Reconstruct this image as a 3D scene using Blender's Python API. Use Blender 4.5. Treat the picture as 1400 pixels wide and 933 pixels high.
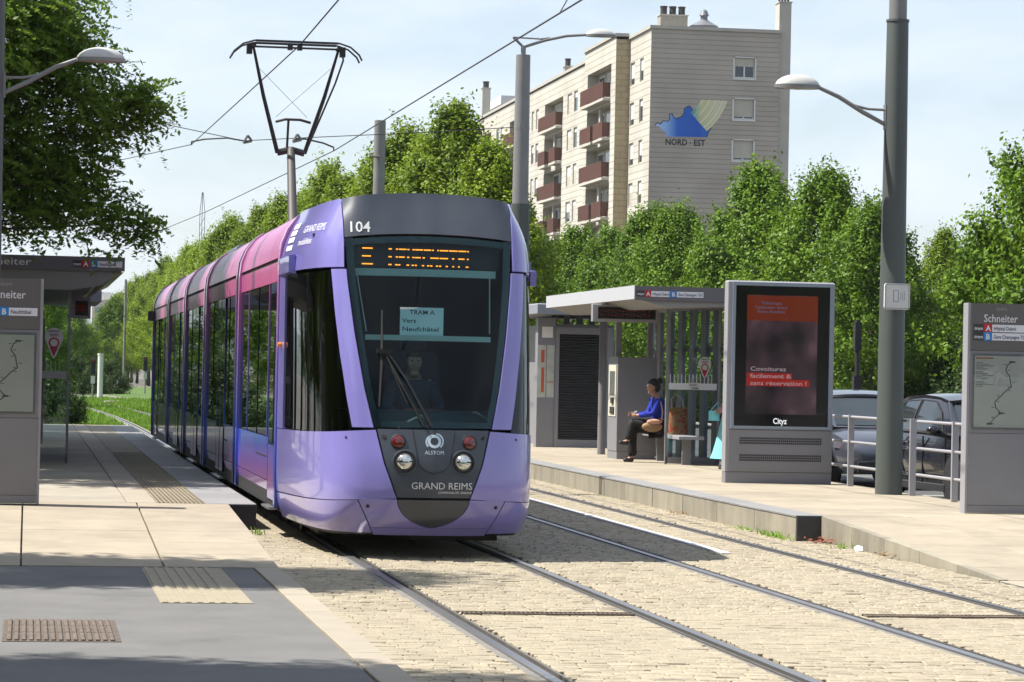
import bpy, bmesh, math, random
import numpy as np
from mathutils import Vector, Matrix, Quaternion
R = math.radians
rnd = random.Random(7)
nr = np.random.default_rng(11)
sc = bpy.context.scene
for o in list(bpy.data.objects): bpy.data.objects.remove(o)
COL = sc.collection

# ------------------------------------------------------------------ camera
CAM_H, F_PX, PITCH, YAW, ROLL = 1.78, 4000.0, R(0.592), R(9.387), R(1.2)
cp, sp, cy_, sy_ = math.cos(PITCH), math.sin(PITCH), math.cos(YAW), math.sin(YAW)
fw = Vector((sy_*cp, cy_*cp, sp)); r0 = Vector((cy_, -sy_, 0)); u0 = r0.cross(fw)
ix = r0*math.cos(ROLL) + u0*math.sin(ROLL); iy = -r0*math.sin(ROLL) + u0*math.cos(ROLL)
cam = bpy.data.cameras.new('camera'); camo = bpy.data.objects.new('camera', cam); COL.objects.link(camo)
cam.sensor_width = 36.0; cam.lens = F_PX*36.0/1400.0; cam.clip_start = 0.5; cam.clip_end = 30000
M3 = Matrix((ix, iy, -fw)).transposed()
camo.matrix_world = Matrix.Translation((0, 0, CAM_H)) @ M3.to_4x4()
sc.camera = camo

# ------------------------------------------------------------------ light
SUN_EL, SUN_AZ = R(57), R(9)                     # from the left (-X), a little from behind the tram (+Y)
S = Vector((-math.cos(SUN_EL)*math.cos(SUN_AZ), math.cos(SUN_EL)*math.sin(SUN_AZ), math.sin(SUN_EL)))
w = bpy.data.worlds.new('World'); sc.world = w; w.use_nodes = True
nt = w.node_tree; nt.nodes.clear()
wo = nt.nodes.new('ShaderNodeOutputWorld'); bg = nt.nodes.new('ShaderNodeBackground')
sky = nt.nodes.new('ShaderNodeTexSky'); sky.sky_type = 'NISHITA'; sky.sun_disc = False
sky.sun_elevation = SUN_EL; sky.sun_rotation = math.atan2(S.x, S.y); sky.air_density = 1.0; sky.dust_density = 1.2; sky.ozone_density = 1.2
# thin high cloud veil, everywhere in the sky
tc = nt.nodes.new('ShaderNodeTexCoord'); sep = nt.nodes.new('ShaderNodeSeparateXYZ'); nt.links.new(tc.outputs['Generated'], sep.inputs[0])
def wmath(op, a, b=None):
    n = nt.nodes.new('ShaderNodeMath'); n.operation = op
    for i, v in enumerate((a, b)):
        if v is None: continue
        if isinstance(v, (int, float)): n.inputs[i].default_value = v
        else: nt.links.new(v, n.inputs[i])
    return n.outputs[0]
zz = wmath('ADD', wmath('MAXIMUM', sep.outputs[2], 0.0), 0.12)
cmb = nt.nodes.new('ShaderNodeCombineXYZ')
nt.links.new(wmath('DIVIDE', sep.outputs[0], zz), cmb.inputs[0]); nt.links.new(wmath('DIVIDE', sep.outputs[1], zz), cmb.inputs[1])
mp = nt.nodes.new('ShaderNodeMapping'); mp.inputs['Scale'].default_value = (0.9, 0.55, 1); mp.inputs['Rotation'].default_value = (0, 0, R(25)); nt.links.new(cmb.outputs[0], mp.inputs[0])
no = nt.nodes.new('ShaderNodeTexNoise'); no.inputs['Scale'].default_value = 1.5; no.inputs['Detail'].default_value = 7; no.inputs['Roughness'].default_value = 0.58; no.inputs['Distortion'].default_value = 0.4
nt.links.new(mp.outputs[0], no.inputs['Vector'])
cr = nt.nodes.new('ShaderNodeValToRGB'); cr.color_ramp.elements[0].position = 0.36; cr.color_ramp.elements[1].position = 0.66
cr.color_ramp.elements[0].color = (0.24,)*3 + (1,); cr.color_ramp.elements[1].color = (0.90,)*3 + (1,)
nt.links.new(no.outputs[0], cr.inputs[0])
mx = nt.nodes.new('ShaderNodeMix'); mx.data_type = 'RGBA'; nt.links.new(cr.outputs[0], mx.inputs[0]); nt.links.new(sky.outputs[0], mx.inputs[6])
mx.inputs[7].default_value = (5.75, 6.3, 7.1, 1)
nt.links.new(mx.outputs[2], bg.inputs[0]); bg.inputs[1].default_value = 0.08; nt.links.new(bg.outputs[0], wo.inputs[0])
sl = bpy.data.lights.new('sun', 'SUN'); sl.energy = 5.0; sl.angle = R(0.55); sl.color = (1.0, 0.95, 0.86)
so = bpy.data.objects.new('sun', sl); so.rotation_euler = S.to_track_quat('Z', 'Y').to_euler(); COL.objects.link(so)
sc.view_settings.view_transform = 'Standard'; sc.view_settings.look = 'None'; sc.view_settings.gamma = 1; sc.view_settings.exposure = 1.0
sc.view_settings.use_curve_mapping = False
sc.render.engine = 'CYCLES'; sc.cycles.max_bounces = 8; sc.cycles.transparent_max_bounces = 24; sc.cycles.use_denoising = True
sc.cycles.volume_bounces = 1; sc.cycles.sample_clamp_indirect = 6; sc.cycles.caustics_reflective = False; sc.cycles.caustics_refractive = False

# ------------------------------------------------------------------ materials
MATS = {}
def mat(name, col, rough=0.6, metal=0.0, var=0.0, scale=4.0, bump=0.0, bscale=30.0, coat=0.0, emit=None, estr=0.0, spec=0.5, stretch=(1, 1, 1), dirt=0.0):
    if name in MATS: return MATS[name]
    col = tuple(c*0.82 for c in col)
    m = bpy.data.materials.new(name); m.use_nodes = True; t = m.node_tree; b = t.nodes['Principled BSDF']
    b.inputs['Base Color'].default_value = (*col, 1); b.inputs['Roughness'].default_value = rough; b.inputs['Metallic'].default_value = metal
    b.inputs['Specular IOR Level'].default_value = spec
    if coat: b.inputs['Coat Weight'].default_value = coat; b.inputs['Coat Roughness'].default_value = 0.04
    if emit: b.inputs['Emission Color'].default_value = (*emit, 1); b.inputs['Emission Strength'].default_value = estr
    if var or bump:
        tcn = t.nodes.new('ShaderNodeTexCoord'); geo = t.nodes.new('ShaderNodeNewGeometry')
        mpn = t.nodes.new('ShaderNodeMapping'); mpn.inputs['Scale'].default_value = stretch; t.links.new(geo.outputs['Position'], mpn.inputs[0])
    if var:
        n = t.nodes.new('ShaderNodeTexNoise'); n.inputs['Scale'].default_value = scale; n.inputs['Detail'].default_value = 6; n.inputs['Roughness'].default_value = 0.62
        t.links.new(mpn.outputs[0], n.inputs['Vector'])
        oi = t.nodes.new('ShaderNodeObjectInfo')
        ad = t.nodes.new('ShaderNodeMath'); ad.operation = 'MULTIPLY_ADD'; t.links.new(oi.outputs['Random'], ad.inputs[0]); ad.inputs[1].default_value = 0.5; ad.inputs[2].default_value = -0.25
        a2 = t.nodes.new('ShaderNodeMath'); a2.operation = 'MULTIPLY_ADD'; t.links.new(n.outputs[0], a2.inputs[0]); a2.inputs[1].default_value = 1.8; a2.inputs[2].default_value = -0.4
        a3 = t.nodes.new('ShaderNodeMath'); a3.operation = 'ADD'; t.links.new(a2.outputs[0], a3.inputs[0]); t.links.new(ad.outputs[0], a3.inputs[1]); a3.use_clamp = True
        mixn = t.nodes.new('ShaderNodeMix'); mixn.data_type = 'RGBA'; t.links.new(a3.outputs[0], mixn.inputs[0])
        mixn.inputs[6].default_value = (*[c*(1-var) for c in col], 1); mixn.inputs[7].default_value = (*[min(1, c*(1+var)) for c in col], 1)
        t.links.new(mixn.outputs[2], b.inputs['Base Color'])
        if dirt:                                       # blotchy stains and small dark spots with a shape of their own
            d1 = t.nodes.new('ShaderNodeTexNoise'); d1.inputs['Scale'].default_value = 0.9; d1.inputs['Detail'].default_value = 9; d1.inputs['Roughness'].default_value = 0.72; t.links.new(geo.outputs['Position'], d1.inputs['Vector'])
            r1 = t.nodes.new('ShaderNodeMapRange'); r1.inputs[1].default_value = 0.50; r1.inputs[2].default_value = 0.72; r1.inputs[3].default_value = 1.0; r1.inputs[4].default_value = 1.0-dirt; t.links.new(d1.outputs[0], r1.inputs[0])
            v1 = t.nodes.new('ShaderNodeTexVoronoi'); v1.inputs['Scale'].default_value = 2.6; t.links.new(geo.outputs['Position'], v1.inputs['Vector'])
            r2 = t.nodes.new('ShaderNodeMapRange'); r2.inputs[1].default_value = 0.03; r2.inputs[2].default_value = 0.06; r2.inputs[3].default_value = 1.0-dirt*1.2; r2.inputs[4].default_value = 1.0; t.links.new(v1.outputs['Distance'], r2.inputs[0])
            mm = t.nodes.new('ShaderNodeMath'); mm.operation = 'MULTIPLY'; t.links.new(r1.outputs[0], mm.inputs[0]); t.links.new(r2.outputs[0], mm.inputs[1])
            hsn = t.nodes.new('ShaderNodeHueSaturation'); t.links.new(mixn.outputs[2], hsn.inputs['Color']); t.links.new(mm.outputs[0], hsn.inputs['Value']); t.links.new(hsn.outputs[0], b.inputs['Base Color'])
    if bump:
        n2 = t.nodes.new('ShaderNodeTexNoise'); n2.inputs['Scale'].default_value = bscale; n2.inputs['Detail'].default_value = 4
        t.links.new(mpn.outputs[0], n2.inputs['Vector'])
        bp = t.nodes.new('ShaderNodeBump'); bp.inputs['Strength'].default_value = bump; bp.inputs['Distance'].default_value = 0.02
        t.links.new(n2.outputs[0], bp.inputs['Height']); t.links.new(bp.outputs[0], b.inputs['Normal'])
    MATS[name] = m; return m
def ramp_mat(name, stops, rough=0.25, coat=0.6, var=0.12, axis=2, streak=0):
    """paint whose own colour changes along an axis (a printed livery)"""
    m = bpy.data.materials.new(name); m.use_nodes = True; t = m.node_tree; b = t.nodes['Principled BSDF']
    geo = t.nodes.new('ShaderNodeNewGeometry'); sp_ = t.nodes.new('ShaderNodeSeparateXYZ'); t.links.new(geo.outputs['Position'], sp_.inputs[0])
    n = t.nodes.new('ShaderNodeTexNoise'); n.inputs['Scale'].default_value = 0.9; n.inputs['Detail'].default_value = 3; t.links.new(geo.outputs['Position'], n.inputs['Vector'])
    ma = t.nodes.new('ShaderNodeMath'); ma.operation = 'MULTIPLY_ADD'; t.links.new(n.outputs[0], ma.inputs[0]); ma.inputs[1].default_value = 0.5; ma.inputs[2].default_value = -0.25
    ad = t.nodes.new('ShaderNodeMath'); ad.operation = 'ADD'; t.links.new(sp_.outputs[axis], ad.inputs[0]); t.links.new(ma.outputs[0], ad.inputs[1])
    mr = t.nodes.new('ShaderNodeMapRange'); mr.inputs[1].default_value = 0; mr.inputs[2].default_value = 3.5; t.links.new(ad.outputs[0], mr.inputs[0])
    r = t.nodes.new('ShaderNodeValToRGB'); t.links.new(mr.outputs[0], r.inputs[0])
    while len(r.color_ramp.elements) < len(stops): r.color_ramp.elements.new(0.5)
    for e, (p, c) in zip(r.color_ramp.elements, stops): e.position = p/3.5; e.color = (*c, 1)
    t.links.new(r.outputs[0], b.inputs['Base Color']); b.inputs['Roughness'].default_value = rough
    if streak:                                         # printed dark smears of the livery
        mp_ = t.nodes.new('ShaderNodeMapping'); mp_.inputs['Scale'].default_value = (0.0, 1.0, 0.25); t.links.new(geo.outputs['Position'], mp_.inputs[0])
        n2 = t.nodes.new('ShaderNodeTexNoise'); n2.inputs['Scale'].default_value = 0.8; n2.inputs['Detail'].default_value = 5; t.links.new(mp_.outputs[0], n2.inputs['Vector'])
        mr2 = t.nodes.new('ShaderNodeMapRange'); mr2.inputs[1].default_value = .54; mr2.inputs[2].default_value = .64; t.links.new(n2.outputs[0], mr2.inputs[0])
        mx2 = t.nodes.new('ShaderNodeMix'); mx2.data_type = 'RGBA'; t.links.new(mr2.outputs[0], mx2.inputs[0]); t.links.new(r.outputs[0], mx2.inputs[6]); mx2.inputs[7].default_value = (.10, .05, .12, 1); t.links.new(mx2.outputs[2], b.inputs['Base Color'])
    b.inputs['Coat Weight'].default_value = coat; b.inputs['Coat Roughness'].default_value = 0.05; b.inputs['Specular IOR Level'].default_value = 0.3
    MATS[name] = m; return m
def glass_mat(name, tint, ior=1.45, rough=0.01):
    m = bpy.data.materials.new(name); m.use_nodes = True; t = m.node_tree; t.nodes.clear()
    o = t.nodes.new('ShaderNodeOutputMaterial'); tr = t.nodes.new('ShaderNodeBsdfTransparent'); tr.inputs[0].default_value = (*tint, 1)
    g = t.nodes.new('ShaderNodeBsdfGlossy'); g.inputs['Roughness'].default_value = rough; g.inputs['Color'].default_value = (0.95, 0.98, 1, 1)
    f = t.nodes.new('ShaderNodeFresnel'); f.inputs[0].default_value = ior
    x = t.nodes.new('ShaderNodeMixShader'); t.links.new(f.outputs[0], x.inputs[0]); t.links.new(tr.outputs[0], x.inputs[1]); t.links.new(g.outputs[0], x.inputs[2]); t.links.new(x.outputs[0], o.inputs[0])
    MATS[name] = m; return m
def leaf_mat(name, c0, c1, trans=0.35):
    m = bpy.data.materials.new(name); m.use_nodes = True; t = m.node_tree; t.nodes.clear()
    o = t.nodes.new('ShaderNodeOutputMaterial'); at = t.nodes.new('ShaderNodeAttribute'); at.attribute_name = 'tone'
    oi = t.nodes.new('ShaderNodeObjectInfo'); ad = t.nodes.new('ShaderNodeMath'); ad.operation = 'MULTIPLY_ADD'; t.links.new(oi.outputs['Random'], ad.inputs[0]); ad.inputs[1].default_value = 0.25; t.links.new(at.outputs['Fac'], ad.inputs[2])
    mx_ = t.nodes.new('ShaderNodeMix'); mx_.data_type = 'RGBA'; t.links.new(ad.outputs[0], mx_.inputs[0]); mx_.inputs[6].default_value = (*c0, 1); mx_.inputs[7].default_value = (*c1, 1)
    b = t.nodes.new('ShaderNodeBsdfPrincipled'); b.inputs['Roughness'].default_value = 0.5; b.inputs['Specular IOR Level'].default_value = 0.18; t.links.new(mx_.outputs[2], b.inputs['Base Color'])
    tl = t.nodes.new('ShaderNodeBsdfTranslucent'); hs = t.nodes.new('ShaderNodeHueSaturation'); hs.inputs['Value'].default_value = 1.25; hs.inputs['Hue'].default_value = 0.485; t.links.new(mx_.outputs[2], hs.inputs['Color']); t.links.new(hs.outputs[0], tl.inputs[0])
    x = t.nodes.new('ShaderNodeMixShader'); x.inputs[0].default_value = trans; t.links.new(b.outputs[0], x.inputs[1]); t.links.new(tl.outputs[0], x.inputs[2]); t.links.new(x.outputs[0], o.inputs[0])
    MATS[name] = m; return m

# ------------------------------------------------------------------ building helpers
class MB:
    def __init__(s): s.v = []; s.f = []; s.mi = []; s.cur = 0
    def quad(s, a, b, c, d): n = len(s.v); s.v += [tuple(a), tuple(b), tuple(c), tuple(d)]; s.f.append((n, n+1, n+2, n+3)); s.mi.append(s.cur); return s
    def poly(s, pts): n = len(s.v); s.v += [tuple(p) for p in pts]; s.f.append(tuple(range(n, n+len(pts)))); s.mi.append(s.cur); return s
    def box(s, x0, x1, y0, y1, z0, z1, ch=0.0):
        if ch:
            c = ch; n = len(s.v)
            for z, e in ((z0, 0), (z1-c, 0), (z1, c)):
                s.v += [(x0+e, y0+e, z), (x1-e, y0+e, z), (x1-e, y1-e, z), (x0+e, y1-e, z)]
            for k in (0, 4):
                for i in range(4): j = (i+1) % 4; s.f.append((n+k+i, n+k+j, n+k+4+j, n+k+4+i)); s.mi.append(s.cur)
            s.f += [(n+8, n+9, n+10, n+11), (n+3, n+2, n+1, n)]; s.mi += [s.cur]*2; return s
        n = len(s.v); s.v += [(x0, y0, z0), (x1, y0, z0), (x1, y1, z0), (x0, y1, z0), (x0, y0, z1), (x1, y0, z1), (x1, y1, z1), (x0, y1, z1)]
        for f in ((3, 2, 1, 0), (4, 5, 6, 7), (0, 1, 5, 4), (1, 2, 6, 5), (2, 3, 7, 6), (3, 0, 4, 7)): s.f.append(tuple(n+i for i in f)); s.mi.append(s.cur)
        return s
    def obox(s, c, ax, ay, az):
        c = Vector(c); ax = Vector(ax); ay = Vector(ay); az = Vector(az); n = len(s.v)
        for z in (-1, 1):
            for (x, y) in ((-1, -1), (1, -1), (1, 1), (-1, 1)): s.v.append(tuple(c + ax*x + ay*y + az*z))
        for f in ((3, 2, 1, 0), (4, 5, 6, 7), (0, 1, 5, 4), (1, 2, 6, 5), (2, 3, 7, 6), (3, 0, 4, 7)): s.f.append(tuple(n+i for i in f)); s.mi.append(s.cur)
        return s
    def tube(s, pts, rad, n=8, cap=True, sq=None):
        pts = [Vector(p) for p in pts]; k = len(pts)
        if not isinstance(rad, (list, tuple)): rad = [rad]*k
        base = len(s.v); up = None
        for i, p in enumerate(pts):
            d = (pts[min(i+1, k-1)] - pts[max(i-1, 0)]).normalized()
            if up is None: up = d.orthogonal().normalized()
            up = (up - d*up.dot(d)).normalized(); sd = d.cross(up)
            for j in range(n): a = 2*math.pi*j/n; s.v.append(tuple(p + (up*math.cos(a) + sd*math.sin(a))*rad[i]))
        for i in range(k-1):
            for j in range(n): j2 = (j+1) % n; s.f.append((base+i*n+j, base+i*n+j2, base+(i+1)*n+j2, base+(i+1)*n+j)); s.mi.append(s.cur)
        if cap:
            s.f.append(tuple(base+j for j in reversed(range(n)))); s.f.append(tuple(base+(k-1)*n+j for j in range(n))); s.mi += [s.cur]*2
        return s
    def lathe(s, prof, n=24, c=(0, 0, 0), axis='z', sx=1, sy=1):
        base = len(s.v); c = Vector(c)
        for (r, h) in prof:
            for j in range(n):
                a = 2*math.pi*j/n; x, y = r*math.cos(a)*sx, r*math.sin(a)*sy
                q = (x, y, h) if axis == 'z' else ((x, h, y) if axis == 'y' else (h, x, y))
                s.v.append(tuple(c + Vector(q)))
        for i in range(len(prof)-1):
            for j in range(n): j2 = (j+1) % n; s.f.append((base+i*n+j, base+i*n+j2, base+(i+1)*n+j2, base+(i+1)*n+j)); s.mi.append(s.cur)
        for i, rev in ((0, True), (len(prof)-1, False)):
            if prof[i][0] > 1e-5:
                q = [base+i*n+j for j in range(n)]; s.f.append(tuple(reversed(q) if rev else q)); s.mi.append(s.cur)
        return s
    def prism(s, poly, y0, y1, axis='y'):
        """poly of (u, v) swept along an axis: y -> (u, y, v); x -> (x, u, v); z -> (u, v, z)"""
        n = len(s.v); k = len(poly)
        mk = {'y': lambda u, v, t: (u, t, v), 'x': lambda u, v, t: (t, u, v), 'z': lambda u, v, t: (u, v, t)}[axis]
        for t in (y0, y1):
            for (u, v) in poly: s.v.append(mk(u, v, t))
        for i in range(k): j = (i+1) % k; s.f.append((n+i, n+j, n+k+j, n+k+i)); s.mi.append(s.cur)
        s.f.append(tuple(n+i for i in reversed(range(k)))); s.f.append(tuple(n+k+i for i in range(k))); s.mi += [s.cur]*2
        return s
    def grid(s, fn, nu, nv, rim=0.0, nfn=None):
        base = len(s.v); P = [[Vector(fn(i/nu, j/nv)) for i in range(nu+1)] for j in range(nv+1)]
        for j in range(nv+1):
            for i in range(nu+1): s.v.append(tuple(P[j][i]))
        W = nu+1
        for j in range(nv):
            for i in range(nu): s.f.append((base+j*W+i, base+j*W+i+1, base+(j+1)*W+i+1, base+(j+1)*W+i)); s.mi.append(s.cur)
        if rim:
            loop = [(i, 0) for i in range(nu)] + [(nu, j) for j in range(nv)] + [(i, nv) for i in range(nu, 0, -1)] + [(0, j) for j in range(nv, 0, -1)]
            ib = len(s.v)
            for (i, j) in loop:
                du = P[j][min(i+1, nu)] - P[j][max(i-1, 0)]; dv = P[min(j+1, nv)][i] - P[max(j-1, 0)][i]
                n_ = du.cross(dv); n_ = n_.normalized() if n_.length > 1e-9 else Vector((0, -1, 0))
                s.v.append(tuple(P[j][i] - n_*rim))
            L = len(loop)
            for k in range(L):
                a = base+loop[k][1]*W+loop[k][0]; k2 = (k+1) % L; b = base+loop[k2][1]*W+loop[k2][0]
                s.f.append((a, ib+k, ib+k2, b)); s.mi.append(s.cur)
        return s
    def mesh(s, name, mats, smooth=False):
        me = bpy.data.meshes.new(name); me.from_pydata(s.v, [], s.f)
        for m in (mats if isinstance(mats, (list, tuple)) else [mats]): me.materials.append(m)
        if any(s.mi): me.polygons.foreach_set('material_index', s.mi)
        if smooth: me.polygons.foreach_set('use_smooth', [True]*len(s.f))
        me.update()
        return me
    def build(s, name, mats, parent=None, smooth=False, loc=None, autos=None):
        me = s.mesh(name, mats, smooth or bool(autos))
        if autos:
            bm = bmesh.new(); bm.from_mesh(me); bmesh.ops.remove_doubles(bm, verts=bm.verts, dist=1e-5)
            bmesh.ops.recalc_face_normals(bm, faces=bm.faces)
            for e in bm.edges: e.smooth = len(e.link_faces) == 2 and e.calc_face_angle(0) < R(autos)
            bm.to_mesh(me); bm.free()
        return link(name, me, parent, loc)
def link(name, me, parent=None, loc=None):
    o = bpy.data.objects.new(name, me); COL.objects.link(o)
    if parent is not None: o.parent = parent
    if loc is not None: o.location = loc
    return o
def tag(o, label=None, cat=None, group=None, kind=None):
    if label: o['label'] = label
    if cat: o['category'] = cat
    if group: o['group'] = group
    if kind: o['kind'] = kind
    return o
def thing(name, label, cat, loc=(0, 0, 0), rz=0, group=None):
    o = bpy.data.objects.new(name, None); COL.objects.link(o); o.location = loc; o.rotation_euler = (0, 0, rz); o.empty_display_size = 0.2
    return tag(o, label, cat, group)
def copy_tree(o, parent=None):
    c = o.copy(); COL.objects.link(c)
    if parent is not None: c.parent = parent
    for ch in KIDS(o): copy_tree(ch, c)
    return c
def KIDS(o): return [c for c in list(COL.objects) if c.parent == o]
def struct(o): o['kind'] = 'structure'; return o
def stuff(o): o['kind'] = 'stuff'; return o
def interp(x, xs, ys): return float(np.interp(x, xs, ys))
_TXT = {}
def text_geo(s, bold=0.0, align='LEFT'):
    k = (s, bold, align)
    if k not in _TXT:
        c = bpy.data.curves.new('t', 'FONT'); c.body = s; c.size = 1.0; c.align_x = align; c.resolution_u = 2; c.offset = bold; c.fill_mode = 'FRONT'
        o = bpy.data.objects.new('t', c); COL.objects.link(o)
        dg = bpy.context.evaluated_depsgraph_get(); dg.update(); me = o.evaluated_get(dg).to_mesh()
        _TXT[k] = ([tuple(v.co) for v in me.vertices], [tuple(p.vertices) for p in me.polygons])
        o.evaluated_get(dg).to_mesh_clear(); bpy.data.objects.remove(o); bpy.data.curves.remove(c)
    return _TXT[k]
def text(mb, s, size, fn, bold=0.0, align='LEFT', width=None):
    """add lettering; fn(x, y) -> point; width squeezes it to a given run"""
    v, f = text_geo(s, bold, align); n = len(mb.v); sx = size
    if width and v:
        xs = [q[0] for q in v]; sx = width/(max(xs)-min(xs))
    mb.v += [tuple(fn(q[0]*sx, q[1]*size)) for q in v]; mb.f += [tuple(n+i for i in p) for p in f]; mb.mi += [mb.cur]*len(f)
    return mb
def fy(x0, y, z0): return lambda a, b: (x0+a, y, z0+b)     # lettering on a face that looks towards -Y
# ------------------------------------------------------------------ palette
m_grass = mat('grass_ground', (0.075, 0.145, 0.02), 0.9, var=0.35, scale=0.6, bump=0.6, bscale=8)
m_asph = mat('asphalt', (0.145, 0.142, 0.14), 0.85, var=0.18, scale=1.1, bump=0.35, bscale=160, dirt=.25)
m_road = mat('road_asphalt', (0.09, 0.09, 0.09), 0.85, var=0.18, scale=0.8, bump=0.3, bscale=120)
m_mortar = mat('joint_sand', (0.20, 0.17, 0.125), 0.95, var=0.3, scale=5, bump=0.4, bscale=60)
m_sett = mat('sett_stone', (0.36, 0.31, 0.225), 0.75, var=0.24, scale=7, bump=0.35, bscale=45, dirt=.22)
m_slab = mat('slab_stone', (0.36, 0.31, 0.235), 0.8, var=0.15, scale=2.2, bump=0.12, bscale=60, dirt=.28)
m_slabL = mat('slab_stone_pale', (0.36, 0.325, 0.265), 0.8, var=0.15, scale=2.0, bump=0.12, bscale=60, dirt=.28)
m_band = mat('pale_band_stone', (0.36, 0.315, 0.25), 0.75, var=0.10, scale=3, bump=0.1, bscale=60)
m_gran = mat('grey_granite', (0.25, 0.25, 0.25), 0.65, var=0.14, scale=6, bump=0.08, bscale=120)
m_tact = mat('tactile_stone', (0.30, 0.26, 0.185), 0.75, var=0.15, scale=6, bump=0.1, bscale=60)
m_kerb = mat('kerb_concrete', (0.30, 0.275, 0.215), 0.8, var=0.25, scale=2.6, bump=0.15, bscale=50, stretch=(1, 1, 0.25), dirt=.3)
m_conc = mat('concrete', (0.32, 0.30, 0.255), 0.8, var=0.2, scale=4, bump=0.15, bscale=60)
m_dark = mat('dark_void', (0.02, 0.02, 0.02), 0.9)
m_steel = mat('rail_steel', (0.42, 0.42, 0.43), 0.32, 0.85, var=0.15, scale=8, stretch=(1, .1, 1))
m_steel2 = mat('rail_guard_steel', (0.15, 0.14, 0.13), 0.55, 0.5, var=0.3, scale=5)
m_seal = mat('rail_sealant', (0.17, 0.16, 0.15), 0.8, var=0.3, scale=6)
m_rust = mat('rusty_iron', (0.16, 0.125, 0.10), 0.7, 0.3, var=0.4, scale=10, bump=0.2, bscale=60)
m_white = mat('white_paint', (0.78, 0.78, 0.77), 0.55, var=0.06, scale=6)

# ------------------------------------------------------------------ ground, hills
mb = MB(); m_earth = mat('town_ground', (0.13, 0.12, 0.10), 0.9, var=0.3, scale=0.05)
mb.quad((-5800, -1400, -0.12), (5800, -1400, -0.12), (5800, 7200, -0.12), (-5800, 7200, -0.12)); struct(mb.build('ground', m_earth))
def hills():
    mb = MB(); n = 90
    m = mat('far_woodland', (0.05, 0.085, 0.035), 0.95, var=0.4, scale=0.006, bump=0.4, bscale=0.03)
    def h(x, k): return (96 + 26*math.sin(x*0.0011+k) + 12*math.sin(x*0.0037+2*k) + 5*math.sin(x*0.011+k))*(1 if k else 0.45)
    for k, (Y, D) in enumerate(((3300, 700), (4700, 1200))):
        def fn(a, b, Y=Y, D=D, k=k):
            x = -4200 + a*9000; t = b*2
            return (x, Y + D*b, -2 + h(x, k)*math.sin(min(1, t)*math.pi/2)*(1 if b < .5 else 1-(b-.5)*.3))
        mb.grid(fn, n, 12)
    struct(mb.build('hills', m, smooth=True))
hills()
# road and car park to the right of the station
mb = MB(); mb.box(11.75, 22.0, 5, 240, -0.1, 0.08); struct(mb.build('road', m_road))
mb = MB(); mb.box(22.0, 22.3, 5, 240, -0.1, 0.20, ch=.02); struct(mb.build('kerb', m_conc))
mb = MB()
for k in range(9): mb.box(11.9, 16.4, 31+k*2.6, 31.1+k*2.6, 0.08, 0.084)
tag(mb.build('bay_marking', m_white), 'white painted lines of parking bays behind the railing', 'road marking', kind='structure')

# ------------------------------------------------------------------ track bed with setts
bed = MB(); bed.box(2.2, 8.56, 8, 74, -0.1, -0.022); bedo = struct(bed.build('track_bed', m_mortar))
RAILS = [3.06, 4.56, 6.1, 7.61]
def sett_strip_bounds():
    ed = [2.2] + [e for r in RAILS for e in (r-0.105, r+0.105)] + [8.56]
    return [(ed[i], ed[i+1]) for i in range(0, len(ed), 2)]
sv, sf = [], []; single = []
protos = []
for k in range(10):                                  # ten sett shapes shared by the single ones
    v = []
    j = [rnd.uniform(-.003, .003) for _ in range(8)]; zt = [rnd.uniform(-.003, .002) for _ in range(4)]
    protos.append((j, zt))
def sett_pts(cx, cy, wx, wy, j, zt, dz, ch):
    hx, hy = wx/2, wy/2; p = []
    for i, (a, b) in enumerate(((-1, -1), (1, -1), (1, 1), (-1, 1))): p.append((cx+a*hx+j[2*i], cy+b*hy+j[2*i+1], -0.06))
    for i, (a, b) in enumerate(((-1, -1), (1, -1), (1, 1), (-1, 1))): p.append((cx+a*hx+j[2*i], cy+b*hy+j[2*i+1], -ch*.9+zt[i]+dz))
    for i, (a, b) in enumerate(((-1, -1), (1, -1), (1, 1), (-1, 1))): p.append((cx+a*(hx-ch)+j[2*i], cy+b*(hy-ch)+j[2*i+1], zt[i]+dz))
    return p
SF = [(0, 1, 5, 4), (1, 2, 6, 5), (2, 3, 7, 6), (3, 0, 4, 7), (4, 5, 9, 8), (5, 6, 10, 9), (6, 7, 11, 10), (7, 4, 8, 11), (8, 9, 10, 11)]
y = 16.2; row = 0
PROTO_ME = [[MB() for _ in range(10)] for _ in range(1)]
proto_mesh = []
for (j, zt) in protos:
    b = MB(); b.v = sett_pts(0, 0, .142, .097, j, zt, 0, .006); b.f = list(SF); b.mi = [0]*len(SF); proto_mesh.append(b.mesh('sett', m_sett))
n_single = 0
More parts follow.
